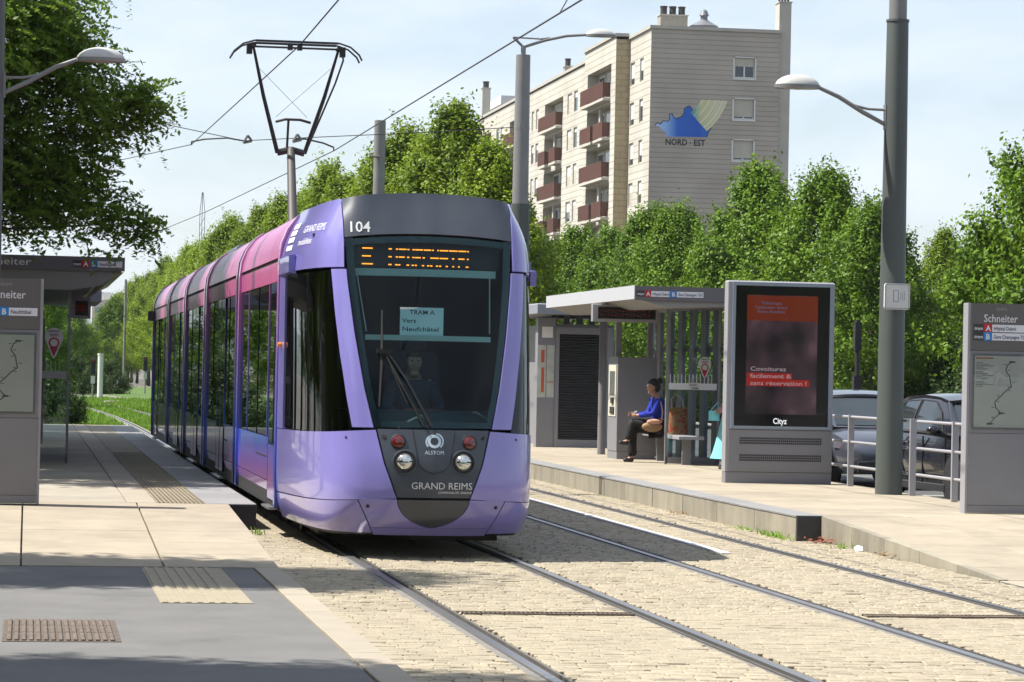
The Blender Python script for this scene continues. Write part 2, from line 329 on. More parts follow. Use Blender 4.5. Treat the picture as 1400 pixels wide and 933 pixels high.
while y < 73.5:
    rough = y > 21.2
    wy = 0.096*(1+rnd.uniform(-.08, .08)); row += 1
    step_x = 0.135 if y < 48 else 0.32
    if y > 48: wy = 0.22
    for si, (xa, xb) in enumerate(sett_strip_bounds()):
        x = xa + (rnd.uniform(0, .08)); x -= .04
        while x < xb - 0.03:
            wx = step_x*rnd.uniform(.75, 1.5); x1 = min(x+wx, xb); x0 = max(x, xa)
            if x1-x0 > 0.04:
                cx, cy = (x0+x1)/2, y+wy/2
                # nearest setts in view become pieces of their own
                inview = (cx*math.cos(YAW)-cy*math.sin(YAW))/(cx*math.sin(YAW)+cy*math.cos(YAW))
                if n_single < 300 and y > 16.55 and inview < 0.178 and not rough:
                    o = link('sett', proto_mesh[rnd.randrange(10)], bedo, (cx, cy, rnd.uniform(-.005, .002))); o.scale = ((x1-x0-.007)/.142, (wy-.008)/.097, 1); n_single += 1
                else:
                    a = .0022 if not rough else .0042; gapx, gapy = (.006, .009) if not rough else (.009, .014)
                    jj = [rnd.uniform(-a, a) for _ in range(8)]; zt = [rnd.uniform(-a, a*.6) for _ in range(4)]
                    n = len(sv); sv += sett_pts(cx, cy, x1-x0-gapx, wy-gapy, jj, zt, rnd.uniform(-a*1.5, a*.7), .005 if not rough else .009); sf += [tuple(n+i for i in q) for q in SF]
            x += wx
    y += wy
b = MB(); b.v = sv; b.f = sf; b.mi = [0]*len(sf); stuff(b.build('setts', m_sett, bedo))

# rails: running head, groove, guard lip and sealant strips
def rail_y(y, x0):                                    # straight through the station, easing left far away
    return x0 - (0.00042*(y-74)**2 if y > 74 else 0)
def sweep(mb, prof, x0, ys):
    k = len(prof); n = len(mb.v)
    for yy in ys:
        for (u, v) in prof: mb.v.append((rail_y(yy, x0)+u, yy, v))
    for i in range(len(ys)-1):
        for a in range(k-1): mb.f.append((n+i*k+a, n+i*k+a+1, n+(i+1)*k+a+1, n+(i+1)*k+a)); mb.mi.append(mb.cur)
ys_ = [8, 40, 74] + [80+6*i for i in range(24)]
rl = ['left rail of the track the tram stands on', 'right rail of the track the tram stands on', 'left rail of the empty far track', 'right rail of the empty far track nearest the kerb']
for i, x0 in enumerate(RAILS):
    t = thing('rail', 'grooved steel rail, '+rl[i], 'rail', (0, 0, 0), group='four rails set in the paving')
    sgn = 1 if i % 2 == 0 else -1                      # groove on the inner side
    mb = MB(); sweep(mb, [(-.052*sgn, -.03), (-.045*sgn, .004), (.012*sgn, .006), (.017*sgn, -.05)], x0, ys_); mb.build('running_head', m_steel, t)
    mb = MB(); sweep(mb, [(.017*sgn, -.045), (.058*sgn, -.045)], x0, ys_); mb.build('groove', m_dark, t)
    mb = MB(); sweep(mb, [(.058*sgn, -.05), (.06*sgn, .002), (.075*sgn, .001), (.078*sgn, -.03)], x0, ys_); mb.build('guard_lip', m_steel2, t)
    mb = MB(); sweep(mb, [(-.107*sgn, -.012), (-.05*sgn, -.008)], x0, ys_); sweep(mb, [(.076*sgn, -.008), (.107*sgn, -.012)], x0, ys_); mb.build('sealant', m_seal, t)
# bright light at the tram shadow's edge, painted as a white strip, ends beside the tram's nose
mb = MB(); mb.box(6.88, 6.97, 28.5, 73, -.02, .016, ch=.005); tag(mb.build('light_streak', m_white), 'thin painted streak of light along the middle of the far track', 'line', kind='structure')
# drain grates crossing each track
for i, (xa, xb) in enumerate(((3.18, 4.45), (6.22, 7.5))):
    t = thing('drain_grate', ('narrow rusty drain grate across the tracks in front of the tram', 'narrow rusty drain grate across the empty far track')[i], 'drain', (xa, 21.1, 0), group='track drains')
    L = xb-xa; mb = MB(); mb.box(0, L, 0, .018, -.03, .012).box(0, L, .152, .17, -.03, .012); mb.build('frame', m_rust, t)
    mb = MB()
    for k in range(int(L/.035)): mb.box(.01+k*.035, .024+k*.035, .018, .152, -.03, .009)
    mb.build('grating', m_rust, t)

# ------------------------------------------------------------------ left platform, ramp, pavement
PZ = 0.27
plb = MB(); plb.box(-6, 2.46, 32.0, 71.6, -0.1, PZ-.03); plat = struct(plb.build('platform', m_seal))
def slabs(parent, name, xs, ys, z0, z1, m, gap=.007, slope=None, ch=.004):
    """a grid of paving slabs, each its own piece; slope(y) gives the top height"""
    cache = {}
    for i in range(len(xs)-1):
        for j in range(len(ys)-1):
            w_, l_ = xs[i+1]-xs[i]-gap, ys[j+1]-ys[j]-gap
            za = slope(ys[j]) if slope else z1; zb = slope(ys[j+1]) if slope else z1
            k = (round(w_, 3), round(l_, 3), round(zb-za, 4), m.name)
            if k not in cache:
                b = MB(); b.box(0, w_, 0, l_, z0-z1, 0, ch=ch)
                if abs(zb-za) > 1e-6: b.v = [(p[0], p[1], p[2]+(zb-za)*p[1]/l_) for p in b.v]
                cache[k] = b.mesh(name, m)
            link(name, cache[k], parent, (xs[i]+gap/2, ys[j]+gap/2, za+rnd.uniform(-.0015, .0015)))
def frange(a, b, n): return [a+(b-a)*i/n for i in range(n+1)]
slabs(plat, 'slab', [-3.6, -2.4, -1.2, 0.0, 1.1], frange(32.0, 71.6, 33), .2, PZ, m_slabL, gap=.012)
slabs(plat, 'pale_slab', [1.1, 1.42], frange(32.0, 71.6, 33), .2, PZ+.001, m_band)
slabs(plat, 'edge_slab', [1.95, 2.5], frange(31.95, 71.6, 30), .13, PZ+.002, m_gran)
def tactile(x0, x1, y0, y1, z, parent=None, step=.055, label=None, rot=False):
    b = MB(); b.box(x0, x1, y0, y1, z-.06, z)
    k = int((x1-x0-.02)/step)
    for i in range(k): xx = x0+.015+i*step; b.box(xx, xx+step*.5, y0+.01, y1-.01, z, z+.007, ch=.003)
    return b
yy = frange(32.0, 71.6, 33)
for j in range(33):
    b = MB(); b.box(1.423, 1.947, yy[j]+.003, yy[j+1]-.003, .2, PZ)
    for i in range(11):
        for q in range(16 if yy[j] < 50 else 0):
            cx, cyy = 1.45+i*.047, yy[j]+.04+q*.074
            b.box(cx-.013, cx+.013, cyy-.016, cyy+.016, PZ, PZ+.006)
    b.build('tactile_slab', m_tact, plat)
# dark recessed end wall of the platform edge, its shade put into the colour
mb = MB(); mb.box(2.2, 2.49, 31.9, 31.998, -.02, PZ-.005); mb.build('end_wall', mat('end_wall_shade', (.045, .045, .048), .8), plat)
mb = MB(); mb.box(2.42, 2.475, 32.0, 71.6, -.05, .128); mb.build('edge_wall', m_kerb, plat)
# ramp
def rsl(y): return 0.035 + (PZ-0.035)*max(0, min(1, (y-25.4)/(32.0-25.4)))
rb = MB(); rb.prism([(25.4, -.1), (32.0, -.1), (32.0, PZ-.05), (25.4, -.01)], -6, 2.18, axis='x'); rampo = struct(rb.build('ramp', m_seal))
slabs(rampo, 'slab', [-3.7, -2.4, -1.25, -0.02, 1.2, 2.2], frange(25.4, 31.99, 6), .0, .1, m_slab, slope=rsl, gap=.016)
# asphalt footway with pale stone edging
mb = MB(); mb.box(-40, 1.96, 4, 25.38, -.1, .025); struct(mb.build('pavement', m_asph))
mb = MB(); mb.box(-40, -3.62, 25.38, 74, -.1, .10); struct(mb.build('path', m_asph))
kb = MB(); kb.box(1.97, 2.2, 8, 25.38, -.1, 0.0); kbo = struct(kb.build('kerb', m_conc))
slabs(kbo, 'edging_stone', [1.97, 2.2], frange(10.4, 25.4, 10), -.05, .033, m_band, gap=.012)
t = tag(tactile(1.0, 1.68, 21.6, 25.3, .03, step=.085).build('tactile_panel', m_tact), 'ribbed beige tactile panel let into the asphalt footway', 'tactile paving', kind='structure')
# manhole cover with cast bars
t = thing('manhole_cover', 'rusty square cast iron manhole cover in the asphalt', 'manhole cover', (-.12, 18.55, .025))
mb = MB(); mb.box(0, .74, 0, 1.55, -.03, .004); mb.build('frame', m_rust, t)
mb = MB()
for i in range(15):
    for j in range(3): x0 = .03+i*.046; mb.box(x0, x0+.026, .05+j*.5, .5+j*.5, .004, .016, ch=.004)
mb.build('cast_ribs', m_rust, t)

# ------------------------------------------------------------------ right platform, kerb and ramp
prb = MB(); prb.box(8.36, 11.6, 31.0, 72, -.1, PZ-.04); platr = struct(prb.build('platform', m_seal))
slabs(platr, 'slab', [8.62, 9.55, 10.5, 11.6], frange(31.0, 72, 46), .2, PZ, m_slab, gap=.010)
slabs(platr, 'edge_slab', [8.30, 8.62], frange(31.0, 72, 27), .252, PZ+.004, m_gran, gap=.006)
kx = frange(31.0, 72, 22)
for j in range(22):
    g = .012 if j not in (3,) else .05
    mb = MB(); mb.box(8.31, 8.4, kx[j]+g/2, kx[j+1]-g/2, -.06, .25, ch=.004); mb.build('kerb_block', m_kerb, platr)
mb = MB(); mb.box(8.305, 8.57, 30.94, 30.998, -.03, PZ); mb.build('end_riser', mat('end_riser_shade', (.05, .052, .055), .6, var=.3, scale=6), platr)  # shade on the platform's end face put into this dark colour
def rsr(y): return 0.012 + (PZ-0.012)*max(0, min(1, (y-25.0)/(31.0-25.0)))
rb = MB(); rb.prism([(25.0, -.1), (31.0, -.1), (31.0, PZ-.03), (25.0, -.018)], 8.62, 11.6, axis='x'); rampr = struct(rb.build('ramp', m_seal))
slabs(rampr, 'slab', [8.6, 9.6, 10.6, 11.6], frange(25.0, 30.99, 6), -.01, .08, m_slab, slope=rsr, gap=.012)
rk = frange(25.0, 30.93, 5)
for j in range(5):
    b = MB(); za, zb = rsr(rk[j]), rsr(rk[j+1]); b.prism([(rk[j]+.004, -.08), (rk[j+1]-.004, -.08), (rk[j+1]-.004, zb+.003), (rk[j]+.004, za+.003)], 8.575, 8.66, axis='x'); b.build('ramp_kerb', m_kerb, rampr)
mb = MB(); mb.box(8.56, 11.6, 8, 24.9, -.1, .004); struct(mb.build('pavement', m_asph))
kb = MB(); kb.box(8.3, 8.56, 8, 24.95, -.1, -.03); kb2 = struct(kb.build('kerb', m_conc))
slabs(kb2, 'edging_stone', [8.57, 9.3], frange(21, 24.98, 3), -.06, .008, m_slab, gap=.008)
mb = MB(); mb.box(11.6, 11.75, 8, 72, -.1, PZ-.02, ch=.01); struct(mb.build('kerb', m_conc))

# ------------------------------------------------------------------ lawn beyond the station
lawn = MB()
def lf(a, b):
    x = -9 + 22*a; y = 74.0 + 150*b
    return (x, y, -0.035 + .03*math.sin(x*.7)*math.sin(y*.21))
lawn.grid(lf, 40, 80); struct(lawn.build('lawn', m_grass, smooth=True))
m_blade = leaf_mat('grass_blade', (0.075, 0.16, 0.018), (0.20, 0.34, 0.045), .3)
def grass():
    N = 42000
    xs = nr.uniform(-2, 8.5, N); ys = 74.2 + 70*nr.random(N)**1.6; h = nr.uniform(.03, .085, N)*(1+ (ys-74)/60)
    ok = np.ones(N, bool)
    for r in RAILS: ok &= np.abs(xs-(r-np.where(ys > 74, .00042*(ys-74)**2, 0))) > .17
    xs, ys, h = xs[ok], ys[ok], h[ok]; N = len(xs)
    ang = nr.uniform(0, np.pi, N); wd = nr.uniform(.012, .03, N)*(1+(ys-74)/50); lx, ly = nr.normal(0, .03, N), nr.normal(0, .03, N)
    v = np.empty((N, 3, 3)); v[:, 0] = np.c_[xs-np.cos(ang)*wd, ys-np.sin(ang)*wd, np.full(N, -.05)]; v[:, 1] = np.c_[xs+np.cos(ang)*wd, ys+np.sin(ang)*wd, np.full(N, -.05)]
    v[:, 2] = np.c_[xs+lx, ys+ly, h]
    me = bpy.data.meshes.new('grass'); me.from_pydata(v.reshape(-1, 3).tolist(), [], np.arange(3*N).reshape(-1, 3).tolist()); me.materials.append(m_blade)
    a = me.attributes.new('tone', 'FLOAT', 'FACE'); a.data.foreach_set('value', nr.random(N).astype(np.float32))
    tag(link('grass', me), 'mown green grass growing between the rails beyond the platforms', 'grass', kind='stuff')
grass()
for x0 in RAILS[:]:                                   # concrete beams under the rails in the grass
    mb = MB(); sweep(mb, [(-.16, -.03), (-.15, .0), (-.106, .0)], x0, ys_[2:]); sweep(mb, [(.106, 0), (.15, .0), (.16, -.03)], x0, ys_[2:])
    tag(mb.build('track_beam', m_conc), 'concrete beam flanking a rail through the grass', 'track beam', 'beams in the grass', 'structure')
# ================================================================== the tram
m_lilac = mat('lilac_paint', (0.25, 0.226, 0.61), 0.28, coat=0.9, var=0.06, scale=1.5, dirt=.10)
m_tgrey = mat('tram_grey', (0.050, 0.061, 0.084), 0.42, coat=0.25, var=0.1, scale=6)
m_black = mat('black_rubber', (0.012, 0.012, 0.013), 0.6)
m_gloss = mat('black_gloss', (0.008, 0.009, 0.011), 0.06, spec=0.6)
m_tglass = glass_mat('cab_glass', (0.64, 0.93, 0.97), 1.30)
m_sglass = glass_mat('side_glass', (0.03, 0.034, 0.036), 1.28)
m_cglass = glass_mat('cheek_glass', (0.035, 0.04, 0.038), 1.45)
m_dash = mat('dash_grey', (0.055, 0.075, 0.08), 0.6)
m_seatf = mat('seat_fabric', (0.02, 0.025, 0.05), 0.8)
m_bar = mat('blind_bar', (0.55, 0.58, 0.53), 0.6)
m_paper = mat('paper', (0.98, 0.99, 0.98), 0.7)
m_ink = mat('black_ink', (0.02, 0.02, 0.025), 0.7)
m_wlet = mat('white_lettering', (0.82, 0.83, 0.86), 0.5)
m_led = mat('led_orange', (0.3, 0.1, 0.01), 0.5, emit=(1.0, 0.26, 0.02), estr=1.3)
m_chrome = mat('chrome', (0.8, 0.8, 0.82), 0.12, 1.0)
m_red = mat('red_lens', (0.13, 0.004, 0.004), 0.12, coat=1)
m_orange = mat('orange_lens', (0.8, 0.25, 0.03), 0.25, coat=1)
m_livery = ramp_mat('livery_pillar', [(0.2, (.03, .03, .16)), (.85, (.03, .09, .50)), (1.35, (.13, .13, .52)), (2.1, (.29, .17, .50)), (2.75, (.44, .14, .38)), (3.3, (.50, .24, .44))])
m_lower = ramp_mat('livery_lower', [(0.25, (.09, .07, .27)), (.50, (.36, .14, .38)), (.72, (.24, .14, .54)), (1.0, (.04, .13, .55)), (1.6, (.02, .03, .12)), (3, (.02, .03, .1))], rough=.14, coat=.55)
m_cant = ramp_mat('livery_cantrail', [(2.4, (.40, .085, .21)), (2.8, (.40, .085, .22)), (3.05, (.36, .10, .25)), (3.3, (.36, .14, .30)), (3.45, (.38, .18, .32)), (3.5, (.38, .18, .32))], rough=.3, streak=1, coat=.12)
TR = thing('tram', 'lilac and pink low-floor tram arriving at the platform', 'tram', (3.76, 27.0, 0))
PA = [0, .25, .45, .58, .68, .80, .90, 1.0]
PX = [0, .34, .60, .745, .835, .92, .97, 1.0]
PYY = [0, .045, .16, .31, .58, 1.25, 2.15, 3.15]
from_a = lambda a, t: float(np.interp(a, PA, t))
# smooth the plan curve once so that panels look rolled, not folded
_aa = np.linspace(0, 1, 201); _k = np.ones(21)/21
def _smooth(t):
    raw = np.interp(_aa, PA, t); ext = np.r_[2*raw[0]-raw[1:12][::-1], raw, 2*raw[-1]-raw[-12:-1][::-1]]
    return np.convolve(ext, _k, 'same')[11:-11]
_X, _Y = _smooth(PX), _smooth([0, .045, .16, .31, .58, 1.25, 2.15, 3.15])
_Y = _Y - _Y[0]; _X = _X - _X[0]; _X /= _X[-1]
ZH, HW = [.18, .30, .45, .65, 2.70, 2.95, 3.15, 3.30, 3.40, 3.5], [1.09, 1.16, 1.19, 1.20, 1.20, 1.185, 1.12, 1.03, .97, .95]
ZO, YO = [.18, .30, .45, .62, .90, 1.20, 1.6, 2.0, 2.5, 3.05, 3.5], [.34, .15, .05, 0, .02, .09, .20, .335, .53, .77, .98]
_zz = np.linspace(.1, 3.6, 176)
def _sm2(xs, ys):
    raw = np.interp(_zz, xs, ys); ext = np.r_[[raw[0]]*5, raw, [raw[-1]]*5]; return np.convolve(ext, np.ones(11)/11, 'same')[5:-5]
_HW, _YO = _sm2(ZH, HW), _sm2(ZO, YO)
def hw(z): return float(np.interp(z, _zz, _HW))
def TP(s, z, off=0.0):
    a = abs(s); sg = 1 if s >= 0 else -1
    xx = float(np.interp(a, _aa, _X))*hw(z); yy = float(np.interp(a, _aa, _Y)) + float(np.interp(z, _zz, _YO))*(1-a*a)
    p = Vector((sg*xx, yy, z))
    if off:
        e = 1e-3; q1 = TP(s+e if s < .999 else s, z); q0 = TP(s-e if s > -.999 else s, z); r1 = TP(s, z+e); r0_ = TP(s, z-e)
        n = (q1-q0).cross(r1-r0_); p += n.normalized()*off
    return p
def s_of(x, z):                                        # plan parameter for a lateral offset
    sg = 1 if x >= 0 else -1; return sg*float(np.interp(min(1, abs(x)/hw(z)), _X, _aa))
def panel(name, sl, sr, z0, z1, m, nu=10, nv=10, off=0.0, rim=.02, parent=TR, byx=False):
    """sl/sr: s (or x) at height fraction; z0/z1: heights at lateral fraction"""
    f = lambda v: (v if callable(v) else (lambda t, v=v: v))
    sl, sr, z0, z1 = f(sl), f(sr), f(z0), f(z1)
    def fn(a, b):
        z = z0(a)*(1-b) + z1(a)*b; l, r = sl(z), sr(z)
        if byx: l, r = s_of(l, z), s_of(r, z)
        return TP(l + (r-l)*a, z, off)
    mb = MB(); mb.grid(fn, nu, nv, rim=rim); return mb.build(name, m, parent, autos=50)
G = .007
wx = lambda z: float(np.interp(z, [1.2, 1.6, 2.1, 2.6, 3.06], [.545, .635, .715, .775, .805]))     # half width of the windscreen
ztop = lambda x: 3.475 - .10*(x/.95)**2
zglt = lambda x: 3.055 - .05*(x/.8)**2
# windscreen with printed black border
panel('windscreen', lambda z: -wx(z)+G, lambda z: wx(z)-G, 1.235, lambda a: zglt((2*a-1)*.8), m_tglass, 20, 20, .004, .006, byx=True)
fr = MB()
def frit(fn): fr.grid(fn, 16, 2)
mz = lambda a, z0, z1: z0+(z1-z0)*a
frit(lambda a, b: TP(s_of((2*a-1)*(wx(1.24)), 1.24+b*.05), 1.235+b*.055, -.004))
frit(lambda a, b: TP(s_of((2*a-1)*(wx(3.0)), 3.0), zglt((2*a-1)*.8)-b*.06, -.004))
for sg in (-1, 1):
    frit(lambda a, b, sg=sg: TP(sg*s_of(wx(mz(a, 1.24, 3.03))-b*(.055+.02*a), mz(a, 1.24, 3.03)), mz(a, 1.24, 3.03), -.004))
fr.build('windscreen_border', mat('frit_black', (.006, .007, .008), .25), TR)
# dark grey head panel with the fleet number
hd = panel('head_panel', lambda z: -wx(3.06)-.0, lambda z: wx(3.06), lambda a: zglt((2*a-1)*.8)+.02, lambda a: ztop((2*a-1)*.8), m_tgrey, 20, 8, .006, byx=True)
b = MB(); text(b, '104', .145, lambda x, z: TP(s_of(-.775+x, 3.075+z), 3.075+z+ .02*x, .010), bold=.012); b.build('fleet_number', m_wlet, hd)
# mask under the windscreen
zm0, zm1 = .585, 1.215
mkx = lambda z: float(np.interp(z, [.5, zm0, .9, zm1], [.30, .345, .46, .535]))
mask = panel('front_mask', lambda z: -mkx(z)+G, lambda z: mkx(z)-G, zm0, zm1, m_tgrey, 20, 12, .004, byx=True)
def on(x, z, off): return TP(s_of(x, z), z, off)
# access flap outline on the mask (a thin raised plate)
fl = MB()
def flap(a, b):
    z = 1.212 - (1-b)*.40; t = (1.212-z)/.40; hwf = .20-.07*t; hwf *= math.sqrt(max(0, 1-max(0, (t-.72)/.28)**2))
    return on((2*a-1)*max(hwf, .002), z, .012)
fl.grid(flap, 14, 16, rim=.004); fl.build('access_flap', m_tgrey, mask, autos=50)
b = MB(); rim_ = [flap(0, 1-i/30) for i in range(31)] + [flap(1, i/30) for i in range(31)]
for p_, q_ in zip(rim_[:-1], rim_[1:]):
    d_ = (q_-p_); n_ = Vector((-d_.z, 0, d_.x)); n_ = n_.normalized()*.0035 if n_.length > 1e-6 else Vector((.0035, 0, 0)); f_ = Vector((0, -.002, 0)); b.quad(p_-n_+f_, q_-n_+f_, q_+n_+f_, p_+n_+f_)
b.build('flap_joint', m_black, mask)
b = MB(); text(b, 'ALSTOM', .05, lambda x, z: on(x, .985+z, .017), bold=0, align='CENTER', width=.175)
def ring(b, cx, cz, r0_, r1_, off, n=28, a0=0, a1=2*math.pi):
    for i in range(n):
        t0, t1 = a0+(a1-a0)*i/n, a0+(a1-a0)*(i+1)/n
        b.quad(on(cx+r0_*math.cos(t0), cz+r0_*math.sin(t0), off), on(cx+r1_*math.cos(t0), cz+r1_*math.sin(t0), off), on(cx+r1_*math.cos(t1), cz+r1_*math.sin(t1), off), on(cx+r0_*math.cos(t1), cz+r0_*math.sin(t1), off))
ring(b, 0, 1.105, .036, .062, .018); ring(b, .010, 1.108, .062, .076, .0175, a0=-.9, a1=1.5); ring(b, -.012, 1.10, .055, .07, .017, a0=1.6, a1=3.9)
b.build('maker_emblem', mat('emblem_silver', (.62, .72, .82), .3, .3), mask)
b = MB(); text(b, 'GRAND REIMS', .09, lambda x, z: on(-.215+x, .665+z, .010), bold=-.004, width=.57); b.build('lettering', m_wlet, mask)
b = MB(); text(b, 'COMMUNAUTÉ URBAINE', .030, lambda x, z: on(.035+x, .625+z, .010), bold=.0, width=.32); b.build('lettering', m_wlet, mask)
def disc(name, x, z, prof, m, parent, n=28):
    p = on(x, z, .004); nrm = (on(x, z, .1)-p).normalized(); u = nrm.cross(Vector((0, 0, 1))).normalized(); v = u.cross(nrm)
    mb = MB(); base = []
    for (r, h) in prof:
        for j in range(n): a = 2*math.pi*j/n; mb.v.append(tuple(p + (u*math.cos(a)+v*math.sin(a))*r + nrm*h))
    for i in range(len(prof)-1):
        for j in range(n): j2 = (j+1) % n; mb.f.append((i*n+j, i*n+j2, (i+1)*n+j2, (i+1)*n+j)); mb.mi.append(0)
    if prof[-1][0] > 1e-4: mb.f.append(tuple((len(prof)-1)*n+j for j in range(n))); mb.mi.append(0)
    if prof[0][0] > 1e-4: mb.f.append(tuple(j for j in reversed(range(n)))); mb.mi.append(0)
    return mb.build(name, m, parent, autos=40)
m_lens = mat('lamp_lens', (.75, .76, .74), .08, .85)
for sg in (-1, 1):
    o = disc('tail_light', sg*.335, 1.10, [(.072, -.02), (.072, .006), (.064, .010), (.062, .004)], m_black, TR); disc('lens', sg*.335, 1.10, [(.060, 0), (.058, .012), (.04, .020), (.0, .024)], m_red, o)
    o = disc('headlight', sg*.275, .915, [(.105, -.02), (.105, .004), (.098, .011), (.085, .008), (.078, .001)], m_black, TR)
    disc('bezel', sg*.275, .915, [(.120, .0), (.118, .007), (.105, .011), (.104, .005)], m_tgrey, o)
    disc('lens', sg*.275, .915, [(.078, 0), (.075, .022), (.055, .042), (.028, .052), (.0, .055)], m_lens, o)
    b = MB(); c = on(sg*.275, .912, .055); b.box(c.x-.072, c.x+.072, c.y+.0, c.y+.03, c.z-.006, c.z+.006); b.build('lens_bar', m_black, o)
    disc('sensor', sg*.465, 1.145, [(.021, 0), (.019, .006), (.0, .005)], m_black, TR, n=14)
# pillars between windscreen and cab side windows
px = lambda z: float(np.interp(z, [1.18, 1.5, 1.9, 2.3, 2.72], [.745, .80, .855, .895, .925]))
for sg in (-1, 1):
    l, r = (lambda z: -px(z)+G, lambda z: -wx(z)-G) if sg < 0 else (lambda z: wx(z)+G, lambda z: px(z)-G)
    panel('front_pillar', l, r, 1.225, 2.715, m_lilac, 8, 20, .016, .03, byx=True)
    # head fairing with roof shoulder
    if sg < 0: l, r = (lambda z: -1.0, lambda z: s_of(-wx(3.06)-.006, z))
    else: l, r = (lambda z: s_of(wx(3.06)+.006, z), lambda z: 1.0)
    hx = lambda a, sg=sg: (1-a if sg < 0 else a)
    fa = panel('head_fairing', l, r, lambda a: 2.735 + .0*a, lambda a, sg=sg: ztop(.8 + .17*hx(a)), m_lilac, 16, 12, .014, .03)
    if sg < 0:
        b = MB(); text(b, 'GRAND REIMS', .10, lambda x, z: TP(-.86+x*.16, 3.10+z, .020), bold=0, width=1.05); b.build('operator_name', m_wlet, fa); b = MB(); text(b, 'mobilités', .09, lambda x, z: TP(-.87+x*.16, 2.98+z, .020), bold=.004, width=.62); b.build('operator_name', m_wlet, fa); b = MB()
        for (q, z0) in ((0, 2.95), (0, 3.03), (0, 3.10), (0, 3.17)):
            b.poly([TP(-.965+q, z0, .02), TP(-.915+q, z0, .02), TP(-.915+q, z0+.05, .02), TP(-.965+q, z0+.05, .02)])
        b.build('operator_emblem', m_wlet, fa)
    # cab side window, rear post
    l, r = (-.945, lambda z: s_of(-px(z)-.004, z)) if sg < 0 else (lambda z: s_of(px(z)+.004, z), .945)
    cwz0 = lambda a, sg=sg: 1.165 - .0*a
    cw = panel('cab_side_window', l, r, cwz0, 2.70, m_cglass, 14, 12, .0, .01)
    l, r = (-1.0, -.952) if sg < 0 else (.952, 1.0)
    panel('cab_post', l, r, 1.15, 2.715, m_lilac, 4, 14, .012, .03)
    # lower cowl
    l, r = (lambda z: -1.0, lambda z: s_of(-mkx(z)-G, z)) if sg < 0 else (lambda z: s_of(mkx(z)+G, z), lambda z: 1.0)
    zt = lambda a, sg=sg: 1.14 + .065*(a if sg < 0 else 1-a)
    zb = lambda a, sg=sg: .50 + .075*(a if sg < 0 else 1-a)**.8
    cw = panel('lower_cowl', l, r, zb, zt, m_lilac, 18, 12, .010, .03)
    # skirt below the cowl
    l, r = (lambda z: -1.0, lambda z: s_of(-.70+.5*(.56-z), z)) if sg < 0 else (lambda z: s_of(.70-.5*(.56-z), z), lambda z: 1.0)
    zt2 = lambda a, sg=sg: .486 + .066*(a if sg < 0 else 1-a)**.8
    panel('front_skirt', l, r, .245, zt2, m_lilac, 14, 8, .010, .03)
    disc('screw', sg*.80, 1.13, [(.012, 0.01), (.0, .013)], m_black, TR, n=10); disc('screw', sg*.60, .50, [(.018, 0.012), (.0, .016)], m_black, TR, n=10)
# bumper with grey centre
bx_ = lambda z: .70-.5*(.56-z)-.012
ugx = lambda z: .335*max(.0001, 1-((.562-z)/.262)**1.9)**.62 if z < .562 else .335
panel('coupler_cover', lambda z: -ugx(z), lambda z: ugx(z), .305, .562, m_tgrey, 16, 14, .006, .01, byx=True)
for sg in (-1, 1):
    l, r = (lambda z: -bx_(z), lambda z: -ugx(max(z, .303))-.006) if sg < 0 else (lambda z: ugx(max(z, .303))+.006, lambda z: bx_(z))
    panel('bumper', l, r, .303, .566, m_lilac, 14, 12, .012, .03, byx=True)
panel('bumper_lip', lambda z: -bx_(z), lambda z: bx_(z), .228, .298, m_lilac, 16, 5, .012, .03, byx=True)
# dark shell behind the panel joints
panel('inner_shell', -1, 1, .20, 1.20, m_black, 40, 16, -.03, 0)
b = MB()
for sg in (-1, 1):
    b.grid(lambda a, q, sg=sg: TP(sg*(s_of(wx(1.2+1.5*q), 1.2+1.5*q)+.01), 1.2+1.5*q, -.02-.05*a), 2, 10)
    b.grid(lambda a, q, sg=sg: TP(sg*(.94+.06*a), 1.15+1.6*q, -.02), 3, 4)
b.build('window_seal', m_black, TR)
panel('head_shell', -1, 1, 3.05, lambda a: 3.34, m_black, 30, 6, -.03, 0)
# front roof cap
b = MB()
def rf(a, q):
    x = (2*a-1)*.955; y0 = on(x, ztop(x)-.002, 0).y; return (x, y0+(3.4-y0)*q, ztop(x)+.004+.05*q*(1-q))
b.grid(rf, 16, 4); b.build('roof_cap', m_lilac, TR, autos=60)
# gutter fairing block at the cab corner
for sg in (-1, 1):
    b = MB(); xs_ = [(1.145, 2.70), (1.222, 2.72), (1.222, 2.885), (1.16, 2.90)]
    b.prism([(sg*u, v) for (u, v) in xs_], 2.05, 3.32, 'y'); b.build('gutter_fairing', m_lilac, TR)
    p = TP(sg*.976, 2.0, .01); b = MB(); b.lathe([(.012, 0), (.03, .004), (.028, .04), (.0, .05)], 12, p+Vector((0, 0, .0)), 'x'); b.v = [((q[0] if sg > 0 else 2*p.x-q[0]), q[1], q[2]) for q in b.v]; b.build('side_repeater', m_orange, TR, autos=50)
# cab mirror camera on the right
b = MB(); b.box(1.045, 1.105, 1.05, 1.13, 2.61, 2.77, ch=.02).box(.95, 1.06, 1.08, 1.12, 2.66, 2.70); b.build('mirror_camera', m_lilac, TR)
# wiper
b = MB()
wp = lambda x, z, o: on(x, z, o)
b.tube([wp(-.09, 1.235, .03), wp(-.30, 1.62, .05), wp(-.455, 1.93, .05)], [.016, .012, .010], 6); b.tube([wp(-.02, 1.235, .03), wp(-.25, 1.66, .05), wp(-.43, 1.93, .05)], [.016, .011, .009], 6)
b.tube([wp(-.50, 1.42, .03), wp(-.475, 1.8, .03), wp(-.465, 2.32, .03)], [.010, .016, .008], 6); b.tube([wp(-.25, 1.45, .03), wp(-.40, 1.80, .03)], .008, 6)
c = wp(-.45, 1.93, .05); b.box(c.x-.07, c.x+.07, c.y-.02, c.y+.02, c.z-.02, c.z+.02)
b.build('wiper', m_black, TR)
